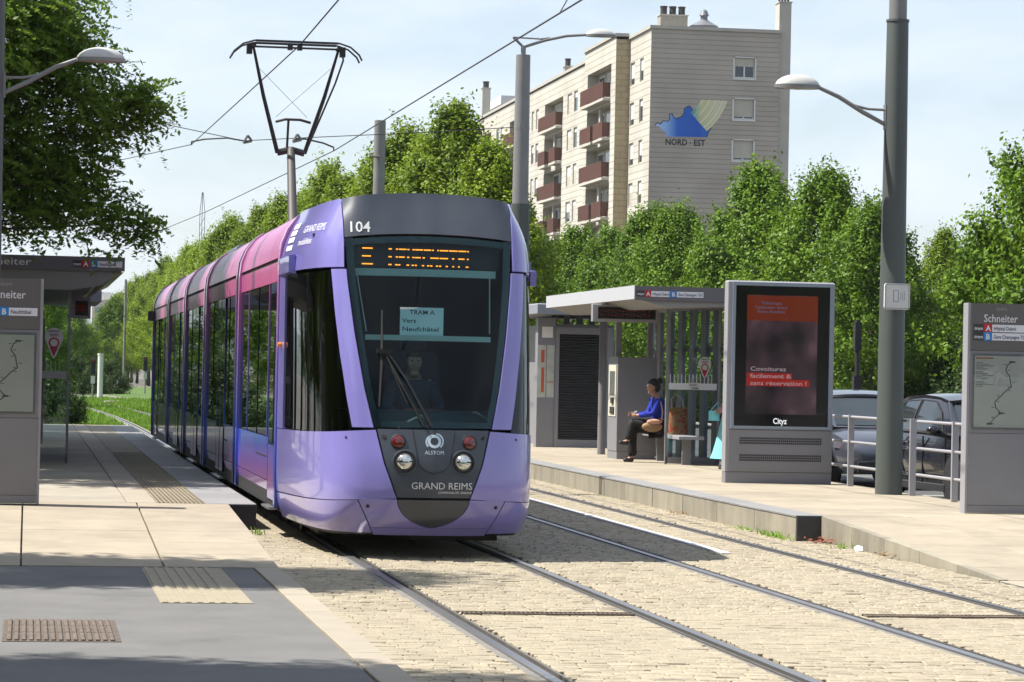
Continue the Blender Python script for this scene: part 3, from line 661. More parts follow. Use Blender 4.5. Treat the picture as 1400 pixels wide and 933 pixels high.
# ---------------------------------------------------------------- cab interior
b = MB(); b.box(-1.0, 1.0, 1.6, 3.1, .95, 1.0).box(-.6, .6, .7, 1.6, .95, 1.0).box(-1.12, 1.12, 3.0, 3.05, 1.0, 3.1).box(-1.05, 1.05, 1.35, 3.05, 3.04, 3.08); b.build('cab_shell', mat('cab_lining', (.006, .020, .028), .8), TR)
b = MB(); b.grid(lambda a, q: ((2*a-1)*(.62+.3*q), .42+.62*q + .30*(2*a-1)**2, 1.22+.17*math.sin(q*2.2)), 12, 8, rim=.02); b.build('dashboard', m_dash, TR, autos=60)
b = MB(); b.box(-.17, .17, .92, .96, 1.36, 1.40); b.build('dash_edge', mat('dash_red', (.30, .05, .04), .6), TR)
b = MB(); b.box(-.26, .26, 1.72, 1.86, 1.2, 1.95, ch=.05).box(-.13, .13, 1.74, 1.84, 1.98, 2.2, ch=.04).box(-.26, .26, 1.35, 1.8, 1.1, 1.24, ch=.04); b.build('driver_seat', m_seatf, TR)
def bar(z0, z1, x0, x1, m, name, dy=.05):
    b = MB(); b.grid(lambda a, q: Vector((x0+(x1-x0)*a, on(0, (z0+z1)/2, -.0).y+dy+ .13*abs((x0+(x1-x0)*a)/.7)**2, z0+(z1-z0)*q)), 12, 1, rim=.012); return b.build(name, m, TR)
bar(2.665, 2.735, -.70, .66, m_bar, 'blind_rail'); bar(2.05, 2.10, -.62, .58, m_bar, 'blind_rail')
b = MB(); b.tube([(.60, on(0, 2.7, 0).y+.15, 2.67), (.57, on(0, 2.1, 0).y+.14, 2.13)], .006, 5).tube([(-.68, on(0, 2.7, 0).y+.15, 2.67), (-.61, on(0, 2.1, 0).y+.14, 2.13)], .006, 5); b.build('blind_cord', m_bar, TR)
ysgn = on(0, 2.25, 0).y+.05
b = MB(); b.box(-.295, .120, ysgn, ysgn+.004, 2.10, 2.365); sg_ = b.build('paper_sign', m_paper, TR)
b = MB(); text(b, 'TRAM A', .058, fy(-.205, ysgn-.002, 2.30), bold=.012, width=.24); b.build('sign_heading', mat('brown_ink', (.16, .05, .04), .7), sg_)
b = MB(); text(b, 'Vers', .058, fy(-.275, ysgn-.002, 2.22), bold=.012, width=.135); text(b, 'Neufchâtel', .058, fy(-.275, ysgn-.002, 2.14), bold=.012, width=.345); b.build('sign_lettering', m_ink, sg_)
# destination display behind the glass: only some rows of dots are lit
yd = on(0, 2.88, 0).y + .13
b = MB(); b.box(-.70, .70, yd+.004, yd+.06, 2.745, 3.03); dd = b.build('destination_display', m_ink, TR)
b = MB(); rows = (2.925, 2.85, 2.775)
pat = [[(-.63, -.53), (-.375, -.345), (-.305, -.285), (-.275, -.205), (-.195, -.175), (-.145, -.125), (-.118, -.045), (-.035, .035), (.045, .06), (.095, .11), (.12, .20), (.21, .29), (.30, .375), (.385, .40)],
       [(-.63, -.545), (-.375, -.345), (-.305, -.285), (-.275, -.22), (-.195, -.175), (-.145, -.125), (-.118, -.065), (-.045, -.025), (.03, .11), (.12, .20), (.24, .26), (.30, .36), (.385, .40)],
       [(-.63, -.525), (-.375, -.345), (-.31, -.285), (-.28, -.26), (-.20, -.175), (-.15, -.13), (-.12, -.10), (-.05, -.03), (.0, .02), (.03, .05), (.085, .105), (.115, .135), (.18, .20), (.245, .26), (.30, .315), (.375, .40)]]
for z, rw in zip(rows, pat):
    for (a0, a1) in rw: b.box(a0, a1, yd-.004, yd+.003, z-.0055-.02*(a0+.1)*.4, z+.0055-.02*(a0+.1)*.4)
b.build('lit_dots', m_led, dd)
# ---------------------------------------------------------------- body sides, roof, modules
Y0 = 3.15; YE = 34.0
JO = [9.2, 15.9, 21.6, 27.4]
mods = [(Y0, 9.05), (9.35, 15.75), (16.05, 21.45), (21.75, 27.25), (27.55, YE)]
b = MB(); b.prism([(-1.185, .30), (-1.185, 2.9), (-.93, 3.30), (.93, 3.30), (1.185, 2.9), (1.185, .30), (1.0, .22), (-1.0, .22)], Y0+.02, YE-.05, 'y')
# hollow shell: take off the wide side faces so that the windows look in
sh = MB()
for sg in (-1, 1):
    sh.box(sg*1.185-(.02 if sg > 0 else 0), sg*1.185+(0 if sg > 0 else .02), Y0, YE, .30, 1.02); sh.box(sg*1.185-(.02 if sg > 0 else 0), sg*1.185+(0 if sg > 0 else .02), Y0, YE, 2.64, 2.92)
sh.box(-1.16, 1.16, Y0, YE, .28, .36); sh.box(-1.16, 1.16, Y0, YE, 2.72, 2.76)
sh.box(-1.16, 1.16, YE-.06, YE-.02, .3, 2.9)
sh.build('body_shell', m_black, TR)
b = MB()                                              # simple rows of seats inside
for k in range(30):
    for sx in (-.85, .45):
        yk = 3.6+k*1.0; b.box(sx, sx+.42, yk, yk+.06, .7, 1.5, ch=.02).box(sx, sx+.42, yk, yk+.42, .66, .74)
b.build('seat_rows', m_seatf, TR)
for sg in (-1, 1):
    X = lambda v: sg*v
    def slab_(b, x, y0, y1, z0, z1, t=.02): b.box(min(sg*(x-t), sg*x), max(sg*(x-t), sg*x), y0, y1, z0, z1)
    for mi, (ya, yb) in enumerate(mods):
        n = max(2, round((yb-ya)/1.6)); seg = frange(ya, yb, n)
        for k in range(n):
            b = MB(); slab_(b, 1.198, seg[k]+.006, seg[k+1]-.006, .56, 1.015); b.build('side_panel', m_lower, TR)
            b = MB(); pr = [(1.198, .55), (1.17, .33), (1.12, .27), (1.10, .27), (1.15, .55)]; b.prism([(sg*u, v) for u, v in pr], seg[k]+.006, seg[k+1]-.006, 'y'); b.build('side_skirt', m_lower, TR)
            b = MB(); slab_(b, 1.196, seg[k]+.004, seg[k+1]-.004, 2.67, 2.875); b.build('cantrail', m_cant, TR)
            b = MB(); pr = [(1.20, 2.915), (1.185, 3.03), (1.13, 3.18), (1.04, 3.31), (.92, 3.40), (.88, 3.36), (1.0, 3.25), (1.15, 2.93)]
            b.prism([(sg*u, v) for u, v in pr], seg[k]+.006, seg[k+1]-.006, 'y'); b.build('roof_cowl', m_cant, TR, autos=35)
            b = MB(); slab_(b, 1.192, seg[k]+.025, seg[k+1]-.025, 1.03, 2.655, t=.008); b.build('side_window', m_sglass, TR)
            if k: b = MB(); slab_(b, 1.200, seg[k]-.02, seg[k]+.02, 1.02, 2.66); b.build('window_post', m_livery if (k+mi) % 2 else m_gloss, TR)
    # doors: two leaves in modules 2 and 4, a single leaf behind the cab
    for (d0, d1, leaves) in ((3.5, 4.35, 1), (11.6, 13.1, 2), (17.7, 19.3, 2), (23.4, 24.9, 2), (31.6, 32.4, 1)):
        for q in range(leaves):
            e0 = d0+(d1-d0)*q/leaves; e1 = d0+(d1-d0)*(q+1)/leaves
            b = MB()
            for (u0_, u1_, v0_, v1_) in ((e0, e0+.05, .38, 2.66), (e1-.05, e1-.012, .38, 2.66), (e0, e1-.012, .38, .95), (e0, e1-.012, 2.55, 2.66)): slab_(b, 1.206, u0_, u1_, v0_, v1_)
            dr = b.build('door', m_lower, TR)
            b = MB(); slab_(b, 1.204, e0+.05, e1-.05, .95, 2.55, t=.006); b.build('pane', m_sglass, dr)
            b = MB(); b.tube([(sg*1.165, e0+.12, 1.25), (sg*1.165, e0+.12, 1.75)], .014, 6); b.build('handle', m_paper, dr)
        b = MB(); slab_(b, 1.26, d0, d1, .285, .31, t=.1); b.build('door_step', m_steel, TR)
    # module pillars and dark bellows
    for yj in [Y0+.10] + JO + [YE-.12]:
        if yj in JO:
            b = MB(); slab_(b, 1.17, yj-.12, yj+.12, .32, 3.1); b.build('bellows', m_black, TR)
        for dy in ((-.24, .24) if yj in JO else (0,)):
            b = MB(); pr = [(1.222, .32), (1.225, .6), (1.225, 2.86), (1.205, 3.05), (1.145, 3.2), (1.05, 3.33), (.94, 3.415), (.9, 3.38), (1.1, 3.1), (1.16, 2.8), (1.16, .32)]
            b.prism([(sg*u, v) for u, v in pr], yj+dy-.09, yj+dy+.09, 'y'); b.build('module_pillar', m_livery, TR, autos=35)
    b = MB()
    for k in range(5): yy_ = 4.6+k*6.4; slab_(b, 1.202, yy_, yy_+1.4, .80, .815, t=.01)
    b.build('panel_seam', m_black, TR)
b = MB(); b.grid(lambda a, q: ((2*a-1)*.93, 3.3+q*(YE-3.4), 3.40+.05*(1-(2*a-1)**2)), 6, 10, rim=.05); b.build('roof', m_cant, TR, autos=60)
for (hx_, ya_, yb_, zt_) in ((.6, 8.0, 11.5, 3.55), (.7, 17, 20, 3.6), (.6, 23, 26, 3.58)): b = MB(); b.box(-hx_, hx_, ya_, yb_, 3.44, zt_, ch=.05); b.build('roof_equipment', m_tgrey, TR)
b = MB(); b.box(-.9, .9, 1.8, 33, .14, .26); b.build('underframe', m_black, TR)
for yc in (4.6, 6.4, 18.0, 19.6, 29.6, 31.4):
    for sg in (-1, 1):
        b = MB(); b.lathe([(.1, -.06), (.29, -.06), (.30, .03), (.33, .05), (.33, .06), (.1, .06)], 24, (sg*.75, yc, .30), 'x'); b.build('wheel', m_steel2, TR, autos=40)
b = MB(); b.box(-.1, .72, .75, .95, .15, .23); b.build('track_brush', m_black, TR)
b = MB(); b.box(-1.34, -1.2, 33.6, 33.75, 2.66, 2.86); b.build('rear_camera', m_tgrey, TR)
# ---------------------------------------------------------------- pantograph
PY = 15.6                                              # head position along the tram
pg = MB(); kn = (0.0, PY+.5, 4.98); ft = (-.05, PY-.8, 3.5)
pg.tube([ft, kn], [.072, .055], 12); pgo = pg.build('pantograph', mat('pantograph_black', (.02, .02, .021), .5), TR, autos=50)
b = MB(); b.tube([ft, kn], [.075, .058], 12); b.build('lower_arm', mat('lower_arm_grey', (.075, .07, .068), .6), pgo, autos=50)
b = MB(); hz = 6.50
for sg in (-1, 1):
    b.tube([(sg*.20, PY+.5, 4.93), (sg*.45, PY+.2, 5.75), (sg*.62, PY, hz-.08)], [.032, .028, .019], 8)
    b.tube([(sg*.20, PY+.5, 4.93), (0, PY+.5, 4.98)], .05, 8)
b.tube([(.22, PY+.52, 4.95), (.60, PY+.15, 5.95), (.70, PY+.05, hz-.22), (.66, PY, hz-.06)], .014, 6)
b.tube([(-.24, PY+.45, 5.38), (-.1, PY+.45, 5.42), (.12, PY+.45, 5.42), (.28, PY+.45, 5.38)], .020, 6); b.tube([(-.06, PY+.5, 4.98), (-.05, PY+.45, 5.4)], .018, 6)
b.build('upper_frame', MATS['pantograph_black'], pgo)
b = MB(); b.tube([(-.55, PY+.1, 6.15), (.22, PY+.4, 5.45)], .004, 4).tube([(.52, PY+.1, 6.15), (-.24, PY+.4, 5.45)], .004, 4); b.build('cross_wire', m_steel2, pgo)
b = MB()
for dy in (-.17, .17):
    b.tube([(-.95, PY+dy, hz-.24), (-.91, PY+dy, hz-.16), (-.78, PY+dy, hz-.05), (-.62, PY+dy, hz), (.62, PY+dy, hz), (.78, PY+dy, hz-.05), (.91, PY+dy, hz-.16), (.95, PY+dy, hz-.24)], .014, 6)
    b.box(-.6, .6, PY+dy-.022, PY+dy+.022, hz-.016, hz+.014)
b.tube([(-.62, PY-.17, hz-.06), (-.62, PY+.17, hz-.06)], .03, 6).tube([(.62, PY-.17, hz-.06), (.62, PY+.17, hz-.06)], .03, 6).tube([(-.62, PY, hz-.07), (.62, PY, hz-.07)], .016, 6)
for x in (-.68, .68): b.box(x-.04, x+.04, PY-.06, PY+.06, hz-.18, hz-.04)
for x in (-.1, .04): b.box(x-.035, x+.035, PY-.2, PY-.1, hz-.12, hz-.03)
b.build('collector_head', MATS['pantograph_black'], pgo)
# ================================================================== station furniture
m_alu = mat('grey_metal', (0.27, 0.27, 0.295), 0.5, 0.2, var=0.06, scale=3)
m_alul = mat('pale_metal', (0.40, 0.40, 0.43), 0.45, 0.2, var=0.06, scale=3)
m_alud = mat('brown_grey_panel', (0.145, 0.135, 0.135), 0.5, var=0.06, scale=3)
m_fasc = mat('fascia_grey', (0.15, 0.145, 0.16), 0.5, var=0.06, scale=3)
m_sred = mat('sign_red', (0.55, 0.02, 0.03), 0.5); m_sblue = mat('sign_blue', (0.02, 0.25, 0.68), 0.5)
m_swhite = mat('sign_white', (0.85, 0.86, 0.92), 0.5); m_sdark = mat('sign_dark', (0.05, 0.045, 0.045), 0.5); m_navy = mat('navy_ink', (0.03, 0.03, 0.09), 0.6)
m_glass = glass_mat('clear_glass', (0.86, 0.92, 0.92), 1.45)
m_cover = glass_mat('cover_glass', (.97, .985, .98), 1.45)
m_slat = mat('slat_grey', (0.17, 0.175, 0.20), 0.55, var=0.1, scale=3)
m_map = mat('map_paper', (0.96, 0.98, 0.97), 0.35, var=0.05, scale=3)
def line_sign(parent, y, x, z, rows, s=1.0):
    """coloured route tiles: rows of (tile letter, tile material, name, run)"""
    n = MB()
    for (dx, dz, letter, m, nm, run, tram, lettw) in rows:
        h = .07*s
        if tram:
            b = MB(); b.box(x+dx, x+dx+.12*s, y-.006, y, z+dz-.01*s, z+dz+h+.01*s); q = b.build('tram_tile', m_sdark, parent)
            b = MB(); text(b, 'tram', .055*s, fy(x+dx+.01*s, y-.008, z+dz+.012*s), bold=.015, width=.10*s); b.build('tile_lettering', m_swhite, q)
        b = MB(); b.box(x+dx+.12*s, x+dx+.22*s, y-.008, y, z+dz-.012*s, z+dz+h+.014*s); q = b.build('route_tile', m, parent)
        b = MB(); text(b, letter, .085*s, fy(x+dx+.145*s, y-.010, z+dz+.004*s), bold=.03); b.build('route_letter', m_swhite, q)
        b = MB(); b.box(x+dx+.22*s, x+dx+.22*s+run, y-.006, y, z+dz-.008*s, z+dz+h+.006*s); q = b.build('name_strip', m_swhite, parent)
        b = MB(); text(b, nm, .06*s, fy(x+dx+.24*s, y-.008, z+dz+.012*s), bold=.012, width=lettw); b.build('name_lettering', m_navy, q)
def route_map(parent, x0, x1, y, z0, z1):
    b = MB(); b.box(x0, x1, y-.004, y, z0, z1); mp_ = b.build('route_map', m_map, parent)
    W, H = x1-x0, z1-z0; pts = [(.30, .05), (.42, .14), (.52, .20), (.42, .28), (.40, .36), (.52, .44), (.62, .52), (.72, .57), (.70, .63), (.68, .72), (.60, .80), (.64, .88), (.72, .92)]
    b = MB()
    P = [(x0+W*u, y-.007, z0+H*v) for u, v in pts]
    for p, q in zip(P[:-1], P[1:]):
        d = Vector(q)-Vector(p); nn = Vector((-d.z, 0, d.x)).normalized()*.006; b.quad(Vector(p)-nn, Vector(q)-nn, Vector(q)+nn, Vector(p)+nn)
    for p in (P[0], P[-1], P[2]): b.box(p[0]-.03, p[0]+.03, y-.009, y-.006, p[2]-.01, p[2]+.01)
    for i, p in enumerate(P): b.box(p[0]-.05 if i % 2 else p[0]+.02, p[0]-.015 if i % 2 else p[0]+.055, y-.007, y-.005, p[2]-.003, p[2]+.004)
    for k in range(16):
        if k % 6 != 5: b.box(x0+.02*W, x0+(.16+.10*((k*7) % 3))*W, y-.007, y-.005, z1-H*(.10+.022*k), z1-H*(.093+.022*k))
    b.build('route_line', mat('map_ink', (.14, .16, .17), .6), mp_)
    b = MB(); b.box(x0+.02*W, x0+.36*W, y-.008, y-.005, z1-.035, z1-.02); b.build('map_title', mat('map_orange', (.6, .18, .05), .6), mp_)
def totem(label, x0, Y, zb, rows, name_w=.42, pink=False):
    t = thing('information_totem', label, 'totem', (x0, Y, zb), group='stop totems'); W, H, D = .78, 2.40, .20
    b = MB(); b.box(0, .03, .012, D-.012, 0, H).box(W-.03, W, .012, D-.012, 0, H).box(.03, W-.03, .02, D-.02, .02, H-.005); b.build('frame', m_alul, t)
    b = MB(); b.box(.033, W-.033, 0, .018, 1.86, H-.004, ch=.0); up = b.build('header_panel', m_alud, t)
    b = MB(); b.box(.033, W-.033, .004, .018, .92, 1.852); b.build('case_frame', m_alu, t)
    b = MB(); b.box(.033, W-.033, .0, .018, .10, .914); b.build('lower_panel', m_alu, t)
    b = MB(); b.box(.033, W-.033, .004, .018, .01, .094); b.build('plinth', m_alu, t)
    b = MB(); text(b, 'REIMS', .05, fy(W*.5, -.003, H-.085), align='CENTER'); b.build('small_lettering', mat('dim_lettering', (.35, .34, .34), .6), up)
    b = MB(); text(b, 'Schneiter', .125, fy(W*.5-name_w/2-.01, -.003, H-.215), bold=.008, width=name_w); b.build('stop_name', m_wlet, up)
    line_sign(t, 0.0, .0, 0, rows)
    route_map(t, .085, W-.085, .004, .985, 1.80)
    b = MB(); b.box(.06, W-.06, -.006, -.003, .96, 1.825); b.build('case_glass', m_cover, t)
    return t
totem('grey stop totem with route map standing at the left edge of the picture', -.63, 31.5, PZ-.012, [(.20, 2.01, 'B', m_sblue, 'Neufchâtel', .30, False, .21), (.08, 2.01, 'A', m_sred, '', .0, True, None)], .42)
totem('grey stop totem with route map by the railing at the right edge', 10.55, 32.0, PZ-.0, [(.06, 2.08, 'A', m_sred, 'Hôpital Debré', .46, True, .26), (.06, 1.985, 'B', m_sblue, 'Gare Champagne TGV', .46, True, .40)], .40)

# ---------------------------------------------------------------- digital advertising display
ad = thing('advertising_display', 'tall grey digital advertising display with a black screen', 'display', (9.73, 40.2, PZ)); W, H, D = 1.55, 2.86, .24
b = MB(); b.box(0, W, .02, D, .16, H, ch=.02); b.build('casing', m_alul, ad)
b = MB(); b.box(.005, W-.005, .01, D-.01, 0, .155); b.build('plinth', m_alu, ad)
b = MB(); b.box(.04, W-.012, .0, .02, .17, .75); lp = b.build('lower_panel', m_alu, ad)
for zc in (.60, .36):
    b = MB()
    for i in range(42):
        for j in range(3): b.box(.20+i*.0285, .22+i*.0285, -.003, .0, zc-.045+j*.034, zc-.02+j*.034)
    b.build('vent', m_ink, lp)
b = MB()
for (a, c, d, e) in ((.06, W-.03, .77, .81), (.06, W-.03, 2.79, 2.84), (.06, .105, .81, 2.79), (W-.075, W-.03, .81, 2.79)): b.box(a, c, -.012, .02, d, e)
b.build('screen_frame', mat('frame_bluegrey', (.34, .39, .47), .4, .3), ad)
b = MB(); b.box(.107, W-.077, .0, .016, .81, 2.79); scn = b.build('screen', mat('screen_black', (.006, .006, .007), .12), ad)
def pic_mat():
    m = bpy.data.materials.new('picture_glow'); m.use_nodes = True; t = m.node_tree; b = t.nodes['Principled BSDF']
    g = t.nodes.new('ShaderNodeNewGeometry'); n = t.nodes.new('ShaderNodeTexNoise'); n.inputs['Scale'].default_value = 1.7; n.inputs['Detail'].default_value = 2; t.links.new(g.outputs['Position'], n.inputs['Vector'])
    r = t.nodes.new('ShaderNodeValToRGB'); t.links.new(n.outputs[0], r.inputs[0]); r.color_ramp.elements[0].position = .38; r.color_ramp.elements[1].position = .68
    r.color_ramp.elements[0].color = (.010, .006, .008, 1); r.color_ramp.elements[1].color = (.14, .085, .10, 1); e = r.color_ramp.elements.new(.54); e.color = (.05, .025, .035, 1)
    b.inputs['Base Color'].default_value = (.01, .01, .01, 1); b.inputs['Roughness'].default_value = .12; t.links.new(r.outputs[0], b.inputs['Emission Color']); b.inputs['Emission Strength'].default_value = .42
    return m
def scr(x0, x1, z0, z1, m, nm, d): b = MB(); b.box(x0, x1, -.001-d, -.0005, z0, z1); return b.build(nm, m, scn)
m_or = mat('screen_orange', (.02, .01, .01), .12, emit=(.50, .06, .010), estr=.10); m_or2 = mat('screen_red', (.02, .01, .01), .12, emit=(.42, .012, .005), estr=.28)
m_st = mat('screen_text', (.02, .02, .02), .2, emit=(.55, .42, .46), estr=.22); m_sd = mat('screen_text_dark', (.02, .02, .02), .2, emit=(.035, .03, .05), estr=1.0); m_city = mat('screen_white', (.1, .1, .1), .2, emit=(.9, .92, .95), estr=.45)
scr(.27, 1.30, .98, 2.66, pic_mat(), 'screen_picture', .001); scr(.27, 1.30, 2.30, 2.655, m_or, 'screen_banner', .003)
scr(.28, .94, 1.475, 1.56, m_or2, 'screen_caption_bar', .003); scr(.28, 1.19, 1.375, 1.47, m_or2, 'screen_caption_bar', .003)
b = MB()
for (s_, z, wd) in (('Covoiturez', 1.59, .52), ('facilement &', 1.49, .60), ('sans réservation !', 1.39, .82)): b = MB(); text(b, s_, .085, fy(.33, -.007, z), bold=.014, width=wd); b.build('screen_lettering', m_st, scn)
b = MB()
for (s_, z, wd) in (('Téléchargez', 2.53, .30), ("l'application Grand", 2.47, .46), ('Reims Mobilités', 2.41, .40)): b = MB(); text(b, s_, .055, fy(.62, -.007, z), bold=.02, width=wd, align='CENTER'); b.build('screen_lettering', m_sd, scn)
b = MB(); text(b, 'Cityz', .115, fy(.775, -.004, .845), bold=.02, align='CENTER', width=.20); b.build('maker_lettering', m_city, scn)

# ---------------------------------------------------------------- poles with street lamps
m_pole = mat('pole_green_grey', (0.085, 0.10, 0.095), 0.55, 0.1, var=0.25, scale=1.6, stretch=(1, 1, .3)); m_poleg = mat('pole_grey', (0.25, 0.25, 0.25), 0.5, 0.2, var=0.15, scale=2)
m_lampw = mat('lamp_shell', (0.55, 0.55, 0.53), 0.4, 0.1, var=.08, scale=5)
def lamp_head(parent, p, sx, L=.60):
    b = MB(); n = 18
    def hd(a, q):
        t = a*2*math.pi; r = math.cos(q*math.pi/2); return (p[0]+sx*(L/2)*(1+ (r*math.cos(t))), p[1]+.17*r*math.sin(t), p[2]+.03+.145*math.sin(q*math.pi/2)**1.15)
    b.grid(hd, n, 6); h = b.build('lamp_head', m_lampw, parent, autos=60)
    b = MB(); b.grid(lambda a, q: (p[0]+sx*(L/2)*(1+1.03*math.cos(a*2*math.pi)), p[1]+.175*math.sin(a*2*math.pi), p[2]+.035-.045*q), n, 1); b.build('rim', m_poleg, h, autos=50)
    b = MB(); b.grid(lambda a, q: (p[0]+sx*(L/2)*(1+.95*q*math.cos(a*2*math.pi)), p[1]+.16*q*math.sin(a*2*math.pi), p[2]-.03+.025*q), n, 3); b.build('lens', mat('lamp_glass', (.45, .42, .34), .25), h, autos=60)
def arm_pole(label, x, y, zb, sx, zt=9.6, sign=False):
    t = thing('street_lamp', label, 'street lamp', (x, y, zb)); o = -zb
    b = MB(); b.tube([(0, 0, 0), (0, 0, 3.0), (0, 0, 6.48+o)], [.178, .165, .142], 28); b.build('pole', m_pole, t, autos=50)
    b = MB(); b.tube([(0, 0, 6.47+o), (0, 0, 6.50+o)], .152, 28); b.build('collar', m_pole, t)
    b = MB(); b.tube([(0, 0, 6.5+o), (0, 0, zt+o)], [.118, .105], 24); b.build('mast', m_poleg, t, autos=50)
    b = MB(); b.box(sx*.145-.012, sx*.145+.012+sx*.012, -.05, .05, 5.05+o, 5.38+o); br = b.build('bracket', m_poleg, t)
    b = MB(); b.tube([(sx*.15, 0, 5.12+o), (sx*.45, 0, 5.27+o), (sx*.78, 0, 5.46+o), (sx*1.05, 0, 5.57+o)], [.028, .032, .030, .026], 10); b.tube([(sx*.15, 0, 5.31+o), (sx*.38, 0, 5.315+o), (sx*.6, 0, 5.36+o)], [.018, .018, .02], 8); b.build('arm', m_poleg, t, autos=60)
    lamp_head(t, (sx*1.04, 0, 5.56+o), sx)
    if sign:
        b = MB(); rr_ = .035; b.prism([(sx2*(.172-rr_)+rr_*math.cos(a), 2.59+sz2*(.17-rr_)+rr_*math.sin(a)) for (sx2, sz2, a0) in ((1, 1, 0), (-1, 1, 90), (-1, -1, 180), (1, -1, 270)) for a in [R(a0+i*22.5) for i in range(5)]], -.22, -.185, 'y')
        s_ = b.build('phone_sign', m_white, t); b = MB()
        for (a, c, d, e) in ((-.055, -.048, 2.52, 2.67), (.010, .017, 2.52, 2.67), (-.055, .017, 2.665, 2.672), (-.055, .017, 2.52, 2.527)): b.box(a, c, -.224, -.2205, d, e)
        for r_, hh in ((.045, .04), (.07, .055), (.095, .065)): b.tube([(r_-.005, -.222, 2.595-hh), (r_+.008, -.222, 2.595), (r_-.005, -.222, 2.595+hh)], .003, 4)
        b.build('phone_symbol', mat('symbol_grey', (.3, .3, .29), .6), s_)
        b = MB()
        for (a, c, d, e) in ((-.172, .172, 2.42, 2.428), (-.172, .172, 2.752, 2.76), (-.172, -.164, 2.42, 2.76), (.164, .172, 2.42, 2.76)): b.box(a, c, -.2235, -.2202, d, e)
        b.v = [((p[0]*.93, p[1], 2.59+(p[2]-2.59)*.93)) for p in b.v]; b.build('sign_border', mat('symbol_grey', (.3, .3, .29)), s_)
    return t
arm_pole('thick dark green pole carrying a lamp arm, behind the railing on the right', 11.17, 37.05, PZ, -1, sign=True)
arm_pole('lamp pole at the left picture edge, its arm reaching out of the tree', -.52, 37.0, PZ, 1)
# tall lamp with a bow arm above the tram
t = thing('street_lamp', 'tall grey lamp post with bowed arm rising behind the tram', 'street lamp', (11.0, 65.8, PZ)); o = -PZ
b = MB(); b.tube([(0, 0, 0), (0, 0, 5.6+o)], [.24, .22], 24); b.build('pole', m_pole, t, autos=50)
b = MB(); b.tube([(0, 0, 5.6+o), (0, 0, 9.0+o)], [.185, .165], 24); b.build('mast', m_poleg, t, autos=50)
b = MB(); b.tube([(0, 0, 9.0+o), (0, 0, 9.2+o)], .06, 10); b.tube([(0, 0, 9.18+o), (.5, 0, 9.36+o), (1.0, 0, 9.48+o), (1.45, 0, 9.52+o)], [.032, .036, .034, .03], 8); b.tube([(0, 0, 9.18+o), (-.24, 0, 9.40+o)], .03, 8); b.tube([(-.24, 0, 9.40+o), (.4, 0, 9.385+o), (.6, 0, 9.42+o)], .02, 8); b.build('arm', m_poleg, t, autos=60)
lamp_head(t, (1.44, 0, 9.50+o), 1, .7)
b = MB(); b.tube([(0, 0, 7.30+o), (0, 0, 7.40+o)], .18, 16); b.build('clamp', m_poleg, t)
# catenary poles
for (x, y, zt, r_, lab) in ((9.35, 79.4, 8.55, .165, 'plain grey catenary pole standing in front of the row of lindens'), (6.6, 205, 7.6, .09, 'thin far pole above the lawn beside the left shelter roof'), (2.4, 88, 7.9, .10, 'slim pole half hidden behind the left shelter')):
    if lab.startswith('slim'): continue
    t = thing('catenary_pole', lab, 'pole', (x, y, 0)); b = MB(); b.tube([(0, 0, 0), (0, 0, zt)], [r_*1.1, r_*.95], 18); b.build('pole', m_poleg, t, autos=50)
    b = MB(); b.tube([(0, 0, zt-2.6), (0, 0, zt-2.5)], r_*1.1, 18); b.tube([(0, -r_, zt-1.0), (-.3, -r_, zt-1.0)], .03, 6); b.build('clamp', m_steel2, t)
# overhead wires
m_wire = mat('wire_dark', (0.045, 0.045, 0.05), 0.5, 0.4)
def wire(name, pts, r_, label, sub=1):
    b = MB(); b.tube(pts, r_, 5); return tag(b.build(name, m_wire), label, 'wire')
wire('contact_wire', [(3.81, 2, 6.5), (3.81, 42.6, 6.47), (3.78, 55, 6.72), (3.75, 70.4, 7.05), (2.3, 80, 7.27), (.5, 120, 7.3)], .011, 'overhead contact wire touching the pantograph of the tram')
wire('contact_wire', [(6.86, 2, 6.5), (6.86, 36.6, 6.53), (6.86, 67.3, 6.78), (5.9, 100, 7.0), (3, 150, 7.0)], .013, 'overhead contact wire of the far track, passing the tall lamp post')
wire('span_wire', [(10.85, 66, 7.36), (8.6, 66.6, 7.2), (6.4, 67.3, 7.08), (4.85, 68.4, 7.03), (2.6, 69.2, 7.5), (-2.6, 70.5, 8.3)], .010, 'span wire strung across both tracks from the tall lamp post')
for (p, q, lab) in (((3.75, 70.3, 7.05), (4.85, 68.4, 7.03), 'left registration arm holding the wire above the tram track'), ((6.86, 67.3, 6.80), (5.9, 67.2, 7.0), 'right registration arm holding the wire above the far track')):
    t = thing('registration_arm', lab, 'wire fitting', p, group='catenary fittings'); P, Q = Vector(p), Vector(q); d = Q-P
    b = MB(); b.tube([(0, 0, -.02), (0, 0, .06), d*.25+Vector((0, 0, .10)), d*.7+Vector((0, 0, .09)), d], .02, 6); b.build('arm', m_wire, t)
    b = MB(); b.tube([d+Vector((-.0, 0, -.05)), d+Vector((.1, 0, .13))], .03, 6).tube([d+Vector((.1, 0, .13)), d+Vector((.2, 0, 0))], .03, 6).tube([d+Vector((.2, 0, 0)), d+Vector((0, 0, -.05))], .03, 6); b.build('insulator', m_poleg, t)
b = MB(); b.tube([(6.86, 38.2, 6.54), (7.3, 38.0, 7.4), (8.5, 37.5, 8.6), (11, 37.1, 9.2)], .008, 5); tag(b.build('support_wire', m_wire), 'thin stay wire hanging the far contact wire at the top edge', 'wire')

